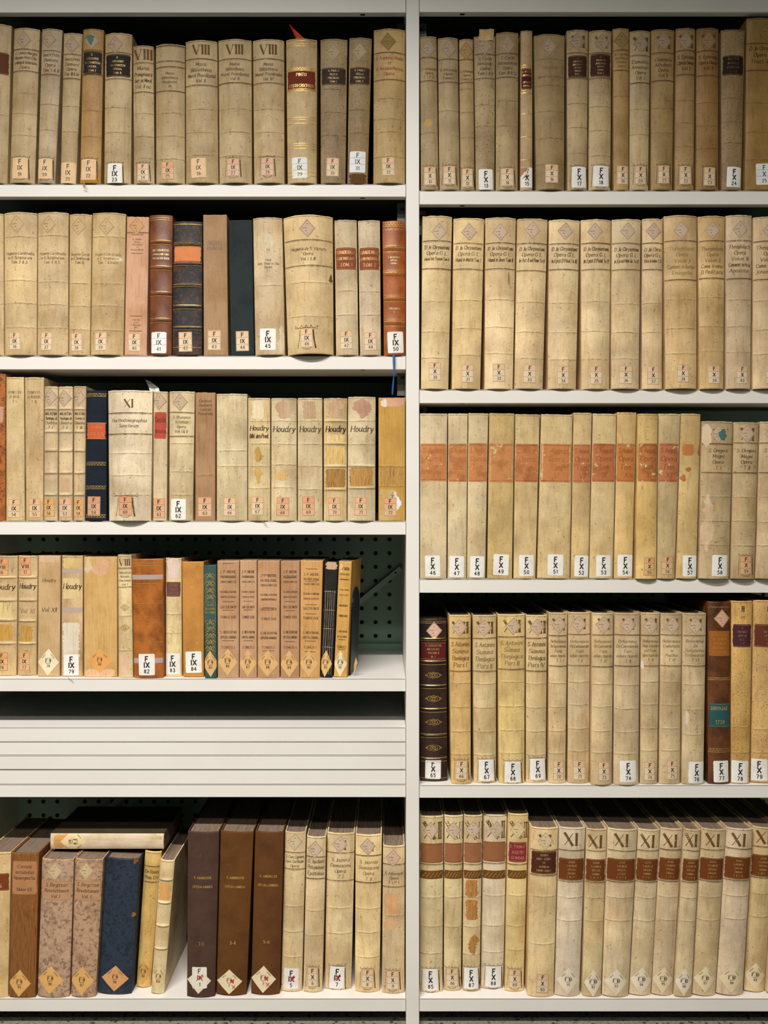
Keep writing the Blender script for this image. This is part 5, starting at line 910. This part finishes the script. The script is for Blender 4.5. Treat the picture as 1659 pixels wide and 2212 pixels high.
{'row':'R4','x':619.7,'y':9.3,'wb':45.9,'wt':47,'h':370.1,'a':0.0106,'k':'v','c':'cab892','b':6,'p':2.2,'d':[1.6,343.7],'s':['r','X','75',4,31.5,23.7,41.6],'co':[222.3,171.8,121.4,73.3],'r':[323.2,256],'t':[314.8,264.4,['Bellarminus','Explanatio','in','Psalmos','T. VI'],'7a6040'],'R':[358.1,335.3,'XI'],'lab':'tan vellum book with diamond sticker numbered 75, eleventh from left on fourth right shelf'},
{'row':'R4','x':669.1,'y':6.1,'wb':47.1,'wt':51.1,'h':370.5,'a':0.0109,'k':'v','c':'c9b895','b':6.4,'p':2.2,'d':[-0.2,343.7],'s':['w','X','76',6,26.6,34.5,46.3],'co':[217,163.1,109.1],'r':[322.5,256.6],'t':[315.4,265,['Bellarminus','De','Scriptoribus','Ecclesiasticis','T. VII'],'7a6040'],'R':[357.3,334.5,'XI'],'pa':[[-20.4,-12.8,127.1,160.7,'dcc8b4','q']],'lab':'tan vellum book with diamond sticker numbered 76, twelfth from left on fourth right shelf'},
{'row':'R4','x':726.9,'y':9.2,'wb':47.6,'wt':51.3,'h':395.7,'a':0.0015,'k':'leather','c':'6c4020','b':5.9,'p':2.2,'c2':'33200f','d':[4.4,359.1,'d2a888'],'s':['w','X','77',3.2,27.9,32.9,46.4],'g':[230.9,226.1,77,69.8],'gz':[383.7,228.5,73.4],'l':[332,277.8,'9c5a20',['COLLECTIO','VETERUM','PATRUM','BRIXIANAE','ECCLESIAE'],'dcae5a'],'l2':[175.6,123.9,'2a5556',['BRIXIAE','','1738'],'d8c078'],'lab':'brown leather book with tan label numbered 77, thirteenth from left on fourth right shelf'},
{'row':'R4','x':773.9,'y':10.2,'wb':40.6,'wt':46.4,'h':396.7,'a':0.0091,'k':'vs','c':'cba868','b':4.8,'p':2.2,'s':['w','X','78',-2.2,26.6,35.8,47.7],'co':[123.3,67.9],'t':[366.6,355.7,['40'],'1c1712','c'],'R':[385.3,373.8,'II'],'l':[346.1,296.7,'4c2630',['S.','IRENAEI','OPERA','G. L.','T. I.'],'c9a06a'],'lab':'tan speckled vellum book with brown label numbered 78, fourteenth from left on fourth right shelf'},
{'row':'R4','x':830.8,'y':17.5,'wb':63.2,'wt':64.9,'h':397.3,'a':0.0162,'k':'vs','c':'cdab72','b':7,'p':2.2,'s':['w','X','79',-15.4,28.3,34.7,47.4],'co':[117,66.3],'t':[366.6,355.8,['41'],'1c1712','c'],'R':[384.3,372.7,'L'],'l':[344.9,295.5,'653225',['S.','IRENAEI','OPERA','G. L.','T. II.'],'c9a06a'],'lab':'cream speckled vellum book with brown label numbered 79, fifteenth from left on fourth right shelf'},
{'row':'L5','x':-840.3,'y':4.1,'wb':53,'wt':57.3,'h':314.4,'a':0.0156,'k':'v','c':'d0b683','b':3.3,'p':2.2,'f':['F9','94',-10.8,36.4,25,28.5,'e2b468'],'l':[269.3,232.1,'7d3a1e',['ST:','CON:'],'dcbc80'],'lab':'cream vellum book with brown label numbered 94, first from left on bottom left shelf'},
{'row':'L5','x':-783,'y':4.3,'wb':57.9,'wt':59.5,'h':312.8,'a':0.0208,'k':'raw','c':'8a5a30','b':3.5,'p':3,'f':['F9','95',-5.7,31.5,24.5,29.4,'e0ac68'],'l':[295.3,223.8,'b5815a',['Cornelii','antidotus','Navesgnatia','','Nouv 65'],'3c2a28'],'lab':'tan bare-spined book with tan label numbered 95, second from left on bottom left shelf'},
{'row':'L5','x':-717.1,'y':7.7,'wb':70.3,'wt':70,'h':298.6,'a':0.0341,'k':'marble','c':'bd9c80','b':7,'p':3,'c2':'74543f','d':[-3.6,273.1,'d0b690'],'f':['F9','96',-5.7,38,28.6,30.5,'e2b06a'],'l':[253,210.2,'bb906c',['S. Birgittae','Revelationes','Vol. I.'],'3a2a26'],'lab':'tan mottled book with tan label numbered 96, third from left on bottom left shelf'},
{'row':'L5','x':-652.1,'y':7.6,'wb':54.1,'wt':62,'h':298.7,'a':0.0433,'k':'marble','c':'bb977a','b':5.9,'p':3,'c2':'70503c','d':[-3.8,273.2,'d0b690'],'f':['F9','97',-2.8,34.9,25.9,30.5,'e2b06a'],'l':[253.1,208.8,'bb906c',['S. Birgittae','Revelationes','Vol. II.'],'3a2a26'],'lab':'tan mottled book with tan label numbered 97, fourth from left on bottom left shelf'},
{'row':'L5','x':-587.4,'y':18.1,'wb':74.2,'wt':75,'h':294.8,'a':0.0585,'k':'marble','c':'2a3646','b':6,'p':3,'c2':'161d27','f':['F9','98',0.1,34.2,29.6,28.2,'d9a06c'],'pa':[[22.7,34.9,284.1,305.6,'8a5a2a','q'],[27.3,34.8,168.3,179.1,'a06a30','q']],'lab':'teal mottled book numbered 98, fifth from left on bottom left shelf'},
{'row':'L5','x':-532.4,'y':43.1,'wb':32,'wt':37.5,'h':300.8,'a':0.0737,'k':'v','c':'cdaf6a','b':5.4,'p':2.2,'f':['F9','99',-1.7,33,17.2,27.2,'d2a45c'],'r':[267.8,233.5],'t':[262.3,237.6,['De Rosis','Prax. Cri'],'2c2016'],'lab':'cream vellum book numbered 99, sixth from left on bottom left shelf'},
{'row':'L5','x':-494.5,'y':19.3,'wb':30.2,'wt':32.1,'h':291.6,'a':0.0764,'k':'v','c':'d8c79b','b':4.9,'p':2.2,'f':['F9','100',0,35.3,15.9,28.2,'e8cf9c'],'ba':[249.5,199.4,149.2,99],'pa':[[-15,14.5,204,241.9,'dba866','q']],'lab':'cream vellum book numbered 100, seventh from left on bottom left shelf'},
{'row':'L5','x':-397.2,'y':8,'wb':61.7,'wt':69.2,'h':357.6,'a':0.0159,'k':'cloth','c':'503a30','b':6.5,'p':2.4,'s':['p2','IX','1',-2.6,43,32,46.4],'f':['','',-3.8,36.2,26.2,27.8,'eadcc0'],'t':[263.9,234.9,['S. AMBROSII','','OPERA OMNIA'],'dcb05c','c'],'t2':[123.4,109.8,['1-2'],'dcb05c','c'],'red':1,'lab':'brown cloth book numbered 1, eighth from left on bottom left shelf'},
{'row':'L5','x':-332.5,'y':15,'wb':66.8,'wt':73.1,'h':355,'a':0.0356,'k':'cloth','c':'66411f','b':7,'p':2.4,'f':['F9','2',-4.5,29.8,27.9,26.9,'ead8b4'],'t':[260.5,231.4,['S. AMBROSII','','OPERA OMNIA'],'e4b860','c'],'t2':[121.3,107.4,['3-4'],'e4b860','c'],'red':1,'lab':'brown cloth book numbered 2, ninth from left on bottom left shelf'},
{'row':'L5','x':-258.8,'y':17.1,'wb':63.4,'wt':63.4,'h':353.8,'a':0.026,'k':'cloth','c':'633e20','b':6.3,'p':2.4,'f':['F9','3',-4.4,34.1,27.3,29.6,'ead8b4'],'t':[262.9,233.7,['S. AMBROSII','','OPERA OMNIA'],'e4b860','c'],'t2':[122.4,108.7,['5-6'],'e4b860','c'],'red':1,'lab':'brown cloth book numbered 3, tenth from left on bottom left shelf'},
{'row':'L5','x':-203,'y':28.9,'wb':46.7,'wt':46.6,'h':349.3,'a':0.0255,'k':'v','c':'cbb88e','b':6,'p':2.2,'d':[-0.6,328.1,'d2bc98'],'s':['w','IX','5',-1,28.8,32.1,45],'co':[187.4,131.8,76.2],'r':[305.2,268.6],'t':[300.3,270.8,['S. Caec. Cypriani','Episc. Carthagin','Opera'],'6a5436'],'pa':[[-21.7,22.9,311.7,351.6,'d8bc98','q']],'red':1,'lab':'tan vellum book with diamond sticker numbered 5, eleventh from left on bottom left shelf'},
{'row':'L5','x':-156.4,'y':26.2,'wb':42.6,'wt':43.3,'h':340.5,'a':0.0252,'k':'v','c':'d2bf96','b':5.5,'p':2.2,'d':[-2.3,312.8],'s':['r','X','6',-0.7,33.7,23.1,42.3],'co':[178.8,124.8],'r':[296.4,248.4],'t':[293.1,253.9,['S. Isidori','Pelusiotae','Epistolae']],'k2':1,'lab':'cream vellum book with diamond sticker numbered 6, twelfth from left on bottom left shelf'},
{'row':'L5','x':-101.7,'y':38,'wb':59.9,'wt':62.1,'h':344.1,'a':0.0206,'k':'v','c':'d2c094','b':7.8,'p':2.2,'d':[-2.2,319.5],'s':['w','IX','7',-2.2,27,31.9,48.2],'co':[180.2,124.5],'r':[300.8,239.9],'t':[291.6,242.5,['S. Joannis','Damasceni','Opera','T. I'],'5e4628'],'R':[327.7,308,'XI'],'k2':1,'red':1,'lab':'cream vellum book with diamond sticker numbered 7, thirteenth from left on bottom left shelf'},
{'row':'L5','x':-36.9,'y':28,'wb':54.6,'wt':59.4,'h':345,'a':0.0102,'k':'v','c':'dbc693','b':7.3,'p':2.2,'d':[-2.1,318.9],'s':['r','X','8',0.5,30.8,26.5,41.3],'co':[183.4,131.2,77.3],'r':[299.3,240.5],'t':[291.1,242.2,['S. Joannis','Damasceni','Opera','T. II'],'7a5c34'],'R':[327,309.1,'XI'],'k2':1,'lab':'cream vellum book with diamond sticker numbered 8, fourteenth from left on bottom left shelf'},
{'row':'L5','x':20,'y':22.8,'wb':50.5,'wt':49.1,'h':322.3,'a':0.0051,'k':'v','c':'c8b48c','b':6.5,'p':2.2,'d':[-1.4,296.3,'d0b096'],'s':['r','X','9',-1.1,29.8,27,40.6],'co':[170.9],'r':[281.6,232.8],'t':[267,237.7,['S. Athanasii','Opera','T. I. P. 1.']],'pa':[[-22.8,11.9,170.3,218.2,'dcae80','q'],[-22.4,1.6,136.8,164.4,'dbb084','q']],'k2':1,'lab':'tan vellum book with diamond sticker numbered 9, fifteenth from left on bottom left shelf'},
{'row':'R5','x':103.4,'y':27.1,'wb':50.7,'wt':53.1,'h':385.3,'a':0.0032,'k':'v','c':'d0c094','b':6.6,'p':2.2,'d':[-2.2,354.3],'s':['w','X','85',-2,28.2,33.5,47.3],'co':[208.4,145.4,86],'r':[279.9],'R':[372,335.6,'XI'],'l':[325.9,283.5,'9a6440',[],'c9a456'],'band':[266.5,248.4,'6b4518'],'k2':1,'lab':'cream vellum book with tan label numbered 85, first from left on bottom right shelf'},
{'row':'R5','x':150.3,'y':31.8,'wb':38.5,'wt':42.5,'h':384.7,'a':0.0077,'k':'v','c':'d2c194','b':5.2,'p':2.2,'d':[-0.1,351.8],'s':['r','X','86',-0.8,29.8,26.5,40.5],'co':[205.7,141.2],'r':[277.6],'R':[370.1,333.6,'XI'],'l':[323.8,281.2,'9c6644',[],'c9a456'],'band':[264.2,245.9,'6b4518'],'k2':1,'lab':'cream vellum book with tan label numbered 86, second from left on bottom right shelf'},
{'row':'R5','x':191.1,'y':29.7,'wb':38.5,'wt':42.2,'h':385.9,'a':0.013,'k':'v','c':'cdb98e','b':5.2,'p':2.2,'d':[0.2,354.3],'s':['w','X','87',-0.4,28.7,30.2,46.6],'co':[206.7,142.2,81.5],'r':[278.4],'R':[370.8,334.3,'XI'],'l':[325.8,282.1,'9e6846',[],'c9a456'],'band':[265,246.8,'6b4518'],'pa':[[-16.3,12.9,206.7,244.4,'bb854a','raw'],[-15.7,13.5,156.8,200.6,'bb854a','raw'],[-4.9,14,80.2,125.2,'bb8a4c','raw']],'k2':1,'lab':'cream vellum book with tan label numbered 87, third from left on bottom right shelf'},
{'row':'R5','x':238.2,'y':39.5,'wb':50.8,'wt':52.9,'h':384,'a':0.0188,'k':'v','c':'d0c3a4','b':6.6,'p':2.2,'d':[2.9,351.1],'s':['w','X','88',2.2,27.4,34,45.6],'co':[206,140.2,81.7],'r':[276.7],'R':[369.4,332.8,'XI'],'l':[324.2,280.4,'9a6440',[],'c9a456'],'band':[260.9,242.6,'6b4518'],'k2':1,'lab':'cream vellum book with tan label numbered 88, fourth from left on bottom right shelf'},
{'row':'R5','x':285.8,'y':29,'wb':41.7,'wt':45.2,'h':389.2,'a':0.0236,'k':'v','c':'d5c188','b':5.7,'p':2.2,'d':[-0.5,354.4,'dcc59a'],'s':['r','X','89',-0.3,28.4,26.2,41.2],'co':[210.7,144,91.8],'r':[278.7],'R':[370.9,337,'XI'],'l':[327.2,283.5,'8c2c38',['S. THOMAE','AQUIN','SUMMA'],'d8a878'],'band':[265.3,247.1,'6b4518'],'k2':1,'lab':'cream vellum book with red label numbered 89, fifth from left on bottom right shelf'},
{'row':'R5','x':339.9,'y':10.8,'wb':58.2,'wt':61,'h':366.7,'a':0.0238,'k':'v','c':'d5c091','b':7.8,'p':2.2,'d':[1.5,338,'dcc8a4'],'s':['r','X','90',2.5,29.7,26.7,40.8],'co':[218.4,115.5],'r':[318.1,263.8],'R':[351.1,327.2,'XI'],'l':[315.2,266.2,'50261a',['SERRY','HIST. CONG.','DE','AUXILIIS','DIVIN. GRAT'],'e0c088'],'lab':'cream vellum book with brown label numbered 90, sixth from left on bottom right shelf'},
{'row':'R5','x':397.9,'y':12.8,'wb':54.6,'wt':58.5,'h':365.7,'a':0.0317,'k':'v','c':'cfc2a8','b':7.4,'p':2.2,'f':['F10','91',0.2,34,24.3,28.7,'eadcc4'],'co':[214.8,164.5],'r':[316.6,248.9],'R':[353.8,326.9,'XI.'],'l':[298.7,251.3,'6f3a17',['JOAN.','LAUNOII','OPERA','OMNIA','T. IV. P. I.'],'dcb678'],'lab':'cream vellum book with brown label numbered 91, seventh from left on bottom right shelf'},
{'row':'R5','x':450.8,'y':9.8,'wb':41.6,'wt':45.4,'h':363.7,'a':0.0306,'k':'v','c':'d0be92','b':5.7,'p':2.2,'f':['F10','92',1.3,29.9,19.3,30.2,'eadcc4'],'co':[214.2,163.9],'r':[315.9,248.2],'R':[349.4,322.6,'XI.'],'l':[297.9,250.6,'6f3a17',['JOAN.','LAUNOII','OPERA','OMNIA','T. IV. P. II.'],'dcb678'],'lab':'cream vellum book with brown label numbered 92, eighth from left on bottom right shelf'},
{'row':'R5','x':501.9,'y':10.1,'wb':58.1,'wt':65.8,'h':363.2,'a':0.0445,'k':'v','c':'cdbc98','b':8,'p':2.2,'f':['F10','93',-0.9,32.1,25.4,29,'eadcc4'],'co':[215.5,165.5],'r':[316.7,249.3],'R':[352.4,325.8,'XI.'],'l':[298.9,251.7,'6f3a17',['JOAN.','LAUNOII','OPERA','OMNIA','T. V. P. II.'],'dcb678'],'lab':'cream vellum book with brown label numbered 93, ninth from left on bottom right shelf'},
{'row':'R5','x':557.2,'y':14.4,'wb':48.5,'wt':48.6,'h':360.4,'a':0.0552,'k':'v','c':'cfbe98','b':6.3,'p':2.2,'f':['F10','94',-0.1,32.3,23.8,29.6,'eadcc4'],'co':[212.6,162.4],'r':[314.4,246.6],'R':[348.4,321.6,'XI.'],'l':[296.5,249,'6f3a17',['JOAN.','LAUNOII','OPERA','OMNIA','T. V. P. I.'],'dcb678'],'lab':'cream vellum book with brown label numbered 94, tenth from left on bottom right shelf'},
{'row':'R5','x':605.1,'y':14.4,'wb':46.3,'wt':48.7,'h':362.8,'a':0.0583,'k':'v','c':'cbb894','b':6.3,'p':2.2,'f':['F10','95',-0.9,33.5,22.3,28.6,'ead6b0'],'co':[214.3,164.1],'r':[316.1,248.4],'R':[349.7,322.8,'XI.'],'l':[298.2,250.8,'6f3a17',['JOAN.','LAUNOII','OPERA','OMNIA','T. I. P. I.'],'dcb678'],'lab':'tan vellum book with brown label numbered 95, eleventh from left on bottom right shelf'},
{'row':'R5','x':647.9,'y':7,'wb':38.1,'wt':36.3,'h':363.5,'a':0.0588,'k':'v','c':'c9b892','b':5,'p':2.2,'f':['F10','96',-0.4,32.3,19.3,29.5,'eadcc4'],'co':[215.3,165],'r':[316.9,249.2],'R':[352.8,326,'XI.'],'l':[299,251.6,'6f3a17',['JOAN.','LAUNOII','OPERA','OMNIA','T. I. P. II.'],'dcb678'],'lab':'tan vellum book with brown label numbered 96, twelfth from left on bottom right shelf'},
{'row':'R5','x':695.3,'y':12.9,'wb':50.9,'wt':54.9,'h':362.1,'a':0.0609,'k':'v','c':'ccb98f','b':6.8,'p':2.2,'f':['F10','97',-1,35.9,23.7,28.6,'ead6b0'],'co':[215.1,164.9],'r':[316.7,249],'R':[351.3,324.6,'XI.'],'l':[298.8,251.4,'6f3a17',['JOAN.','LAUNOII','OPERA','OMNIA','T. II. P. I.'],'dcb678'],'lab':'tan vellum book with brown label numbered 97, thirteenth from left on bottom right shelf'},
{'row':'R5','x':752.1,'y':14.9,'wb':58.7,'wt':58.6,'h':362.3,'a':0.0621,'k':'v','c':'cab89a','b':7.6,'p':2.2,'f':['F10','98',0,35.8,26.7,29.6,'ead6b0'],'co':[216.6,166.5],'r':[318.1,250.5],'R':[351.1,324.3,'XI.'],'l':[300.2,252.9,'6f3a17',['JOAN.','LAUNOII','OPERA','OMNIA','T. II. P. II.'],'dcb678'],'lab':'tan vellum book with brown label numbered 98, fourteenth from left on bottom right shelf'},
{'row':'R5','x':811.5,'y':26.8,'wb':45.4,'wt':50.6,'h':360.4,'a':0.0626,'k':'v','c':'ceb98a','b':6.5,'p':2.2,'f':['F10','99',-2.2,35,22.5,29.8,'ead6b0'],'co':[215.7,165.1],'r':[318.2,250],'R':[351.9,324.9,'XI.'],'l':[300.1,252.4,'6f3a17',['JOAN.','LAUNOII','OPERA','OMNIA','T. III. P. I.'],'dcb678'],'lab':'cream vellum book with brown label numbered 99, fifteenth from left on bottom right shelf'},
{'row':'R5','x':857.2,'y':18.4,'wb':45.1,'wt':46.5,'h':362.4,'a':0.0716,'k':'v','c':'ceb98a','b':6.3,'p':2.2,'f':['F10','100',0.6,31.2,22.4,28.7,'ead6b0'],'co':[219.6,169.2],'r':[321.6,253.7],'R':[355.2,328.4,'XI.'],'l':[303.6,256.1,'6f3a17',['JOAN.','LAUNOII','OPERA','OMNIA','T. III. P. II.'],'dcb678'],'lab':'cream vellum book with brown label numbered 100, sixteenth from left on bottom right shelf'}]
BOOKS.append({'row':'L5','lay':1,'x':-737,'y':41,'z':-727.5,'wb':36,'wt':35,'h':251,'a':0,'k':'paper','c':'e2cfb2','bc':'4a4030','b':3,'p':3,'dep':163,'pg':'8f7a62',
 'f':['F9','102',0.,52.,27,29,'ecd7a8'],'pa':[[-17,16,8,48,'d9a862','q'],[-16,-2,222,248,'d8bf98','q']],'lab':'worn paperback lying flat on top of the upright bottom shelf books, numbered 102'})
for i, b in enumerate(BOOKS):
    book(b, i)

# ------------------------------------------------------------------ loose things
m = MB()
pts = [(-.2075, .020, 1.067), (-.1975, .018, 1.055), (-.1630, .026, 1.0275), (-.1880, .028, 1.0270)]
m.v = pts + [(x, y + .0008, z) for x, y, z in pts]
m.face((3, 2, 1, 0)); m.face((4, 5, 6, 7))
for k in range(4): m.face((k, (k + 1) % 4, 4 + (k + 1) % 4, 4 + k))
tag(m.build('bookmark', M['marker']), 'red pointed paper bookmark rising from the book tagged F IX 29', 'bookmark')

m = MB(); g = []
for z, x0, x1, y in ((.250, -.510, -.488, .034), (.262, -.5145, -.4935, .036), (.275, -.5195, -.4985, .040), (.294, -.5295, -.5195, .047)):
    g.append([(x0 + (x1 - x0) * t, y + .003 * math.sin(t * 3), z - (.004 * t if z > .29 else 0)) for t in (0, .5, 1)])
m.grid(g); m.grid([[(x, y + .0004, z) for x, y, z in r] for r in g], flip=True)
note = tag(m.build('paper_note', M['note']), 'small white note slip sticking up behind the book numbered F IX 60', 'note')
m = MB()
for k in range(3):
    m.quad((-.5165 + k * .002, .0392, .2735 - k * .004), (-.5055 + k * .002, .0407, .2715 - k * .004), (-.5055 + k * .002, .0407, .2709 - k * .004), (-.5165 + k * .002, .0392, .2729 - k * .004))
m.build('handwriting', M['pink'], note, '55606a')

# bookend: bent enamelled steel, upright plate against the last book and a foot on the shelf
be = empty('bookend', (-.0765, .03, -.360), (0, .033, -.10))
tag(be, 'blue-black metal bookend holding up the book tagged F9 92', 'bookend')
m = MB(); prof = []
for a in range(0, 181, 15): prof.append((.062 - .058 * math.cos(math.radians(a)), .150 + .040 * math.sin(math.radians(a))))
prof = [(.004, .0005)] + prof + [(.120, .0005)]
n = len(prof); m.v = [(0, y, z) for y, z in prof] + [(.0022, y, z) for y, z in prof]
m.face(tuple(range(n))); m.face(tuple(range(2 * n - 1, n - 1, -1)))
for k in range(n): m.face((k, n + k, n + (k + 1) % n, (k + 1) % n))
m.build('upright_plate', M['bookend'], be)
m = MB(); m.box(-.012, .001, .004, .120, .00002, .00022); m.build('foot', M['bookend'], be)
sc_ = MB(); sc_.v = [(-.0668, .020, -.3597), (-.058, .024, -.330), (-.0615, .025, -.318), (-.0655, .022, -.334), (-.0660, .021, -.352)]
sc_.face((0, 1, 2, 3, 4)); sc_.v += [(x, y + .0006, z) for x, y, z in sc_.v[:5]]; sc_.face((9, 8, 7, 6, 5))
for k in range(5): sc_.face((k, 5 + k, 5 + (k + 1) % 5, (k + 1) % 5))
tag(sc_.build('paper_scrap', M['printed'], None, 'c9a560'), 'torn yellow paper scrap poking out beside the bookend', 'paper scrap')

def thread(name, pts, w, label):
    m = MB(); 
    for (a, b) in zip(pts, pts[1:]):
        d = Vector(b) - Vector(a); s = d.cross(Vector((0, 1, 0))).normalized() * w; t = Vector((0, w, 0))
        n = len(m.v)
        for p in (a, b):
            for q in (s, t, -s, -t): m.v.append(tuple(Vector(p) + q))
        for k in range(4): m.face((n + k, n + (k + 1) % 4, n + 4 + (k + 1) % 4, n + 4 + k))
    tag(m.build(name, M['thread']), label, 'thread')
thread('loose_thread', [(-.647, -.008, .712), (-.645, -.009, .706), (-.643, -.0095, .703), (-.646, -.010, .700), (-.642, -.010, .697)], .0011, 'frayed linen thread hanging under the book tagged F IX 22')
thread('loose_thread', [(-.267, .001, -.0175), (-.260, -.004, -.0215), (-.252, -.006, -.028)], .0006, 'thin loose thread hanging under the book tagged F IX 67')
thread('loose_thread', [(-.684, .002, -.357), (-.678, -.003, -.360), (-.670, -.005, -.364)], .0006, 'thin loose thread hanging under the taped book tagged F IX 79')
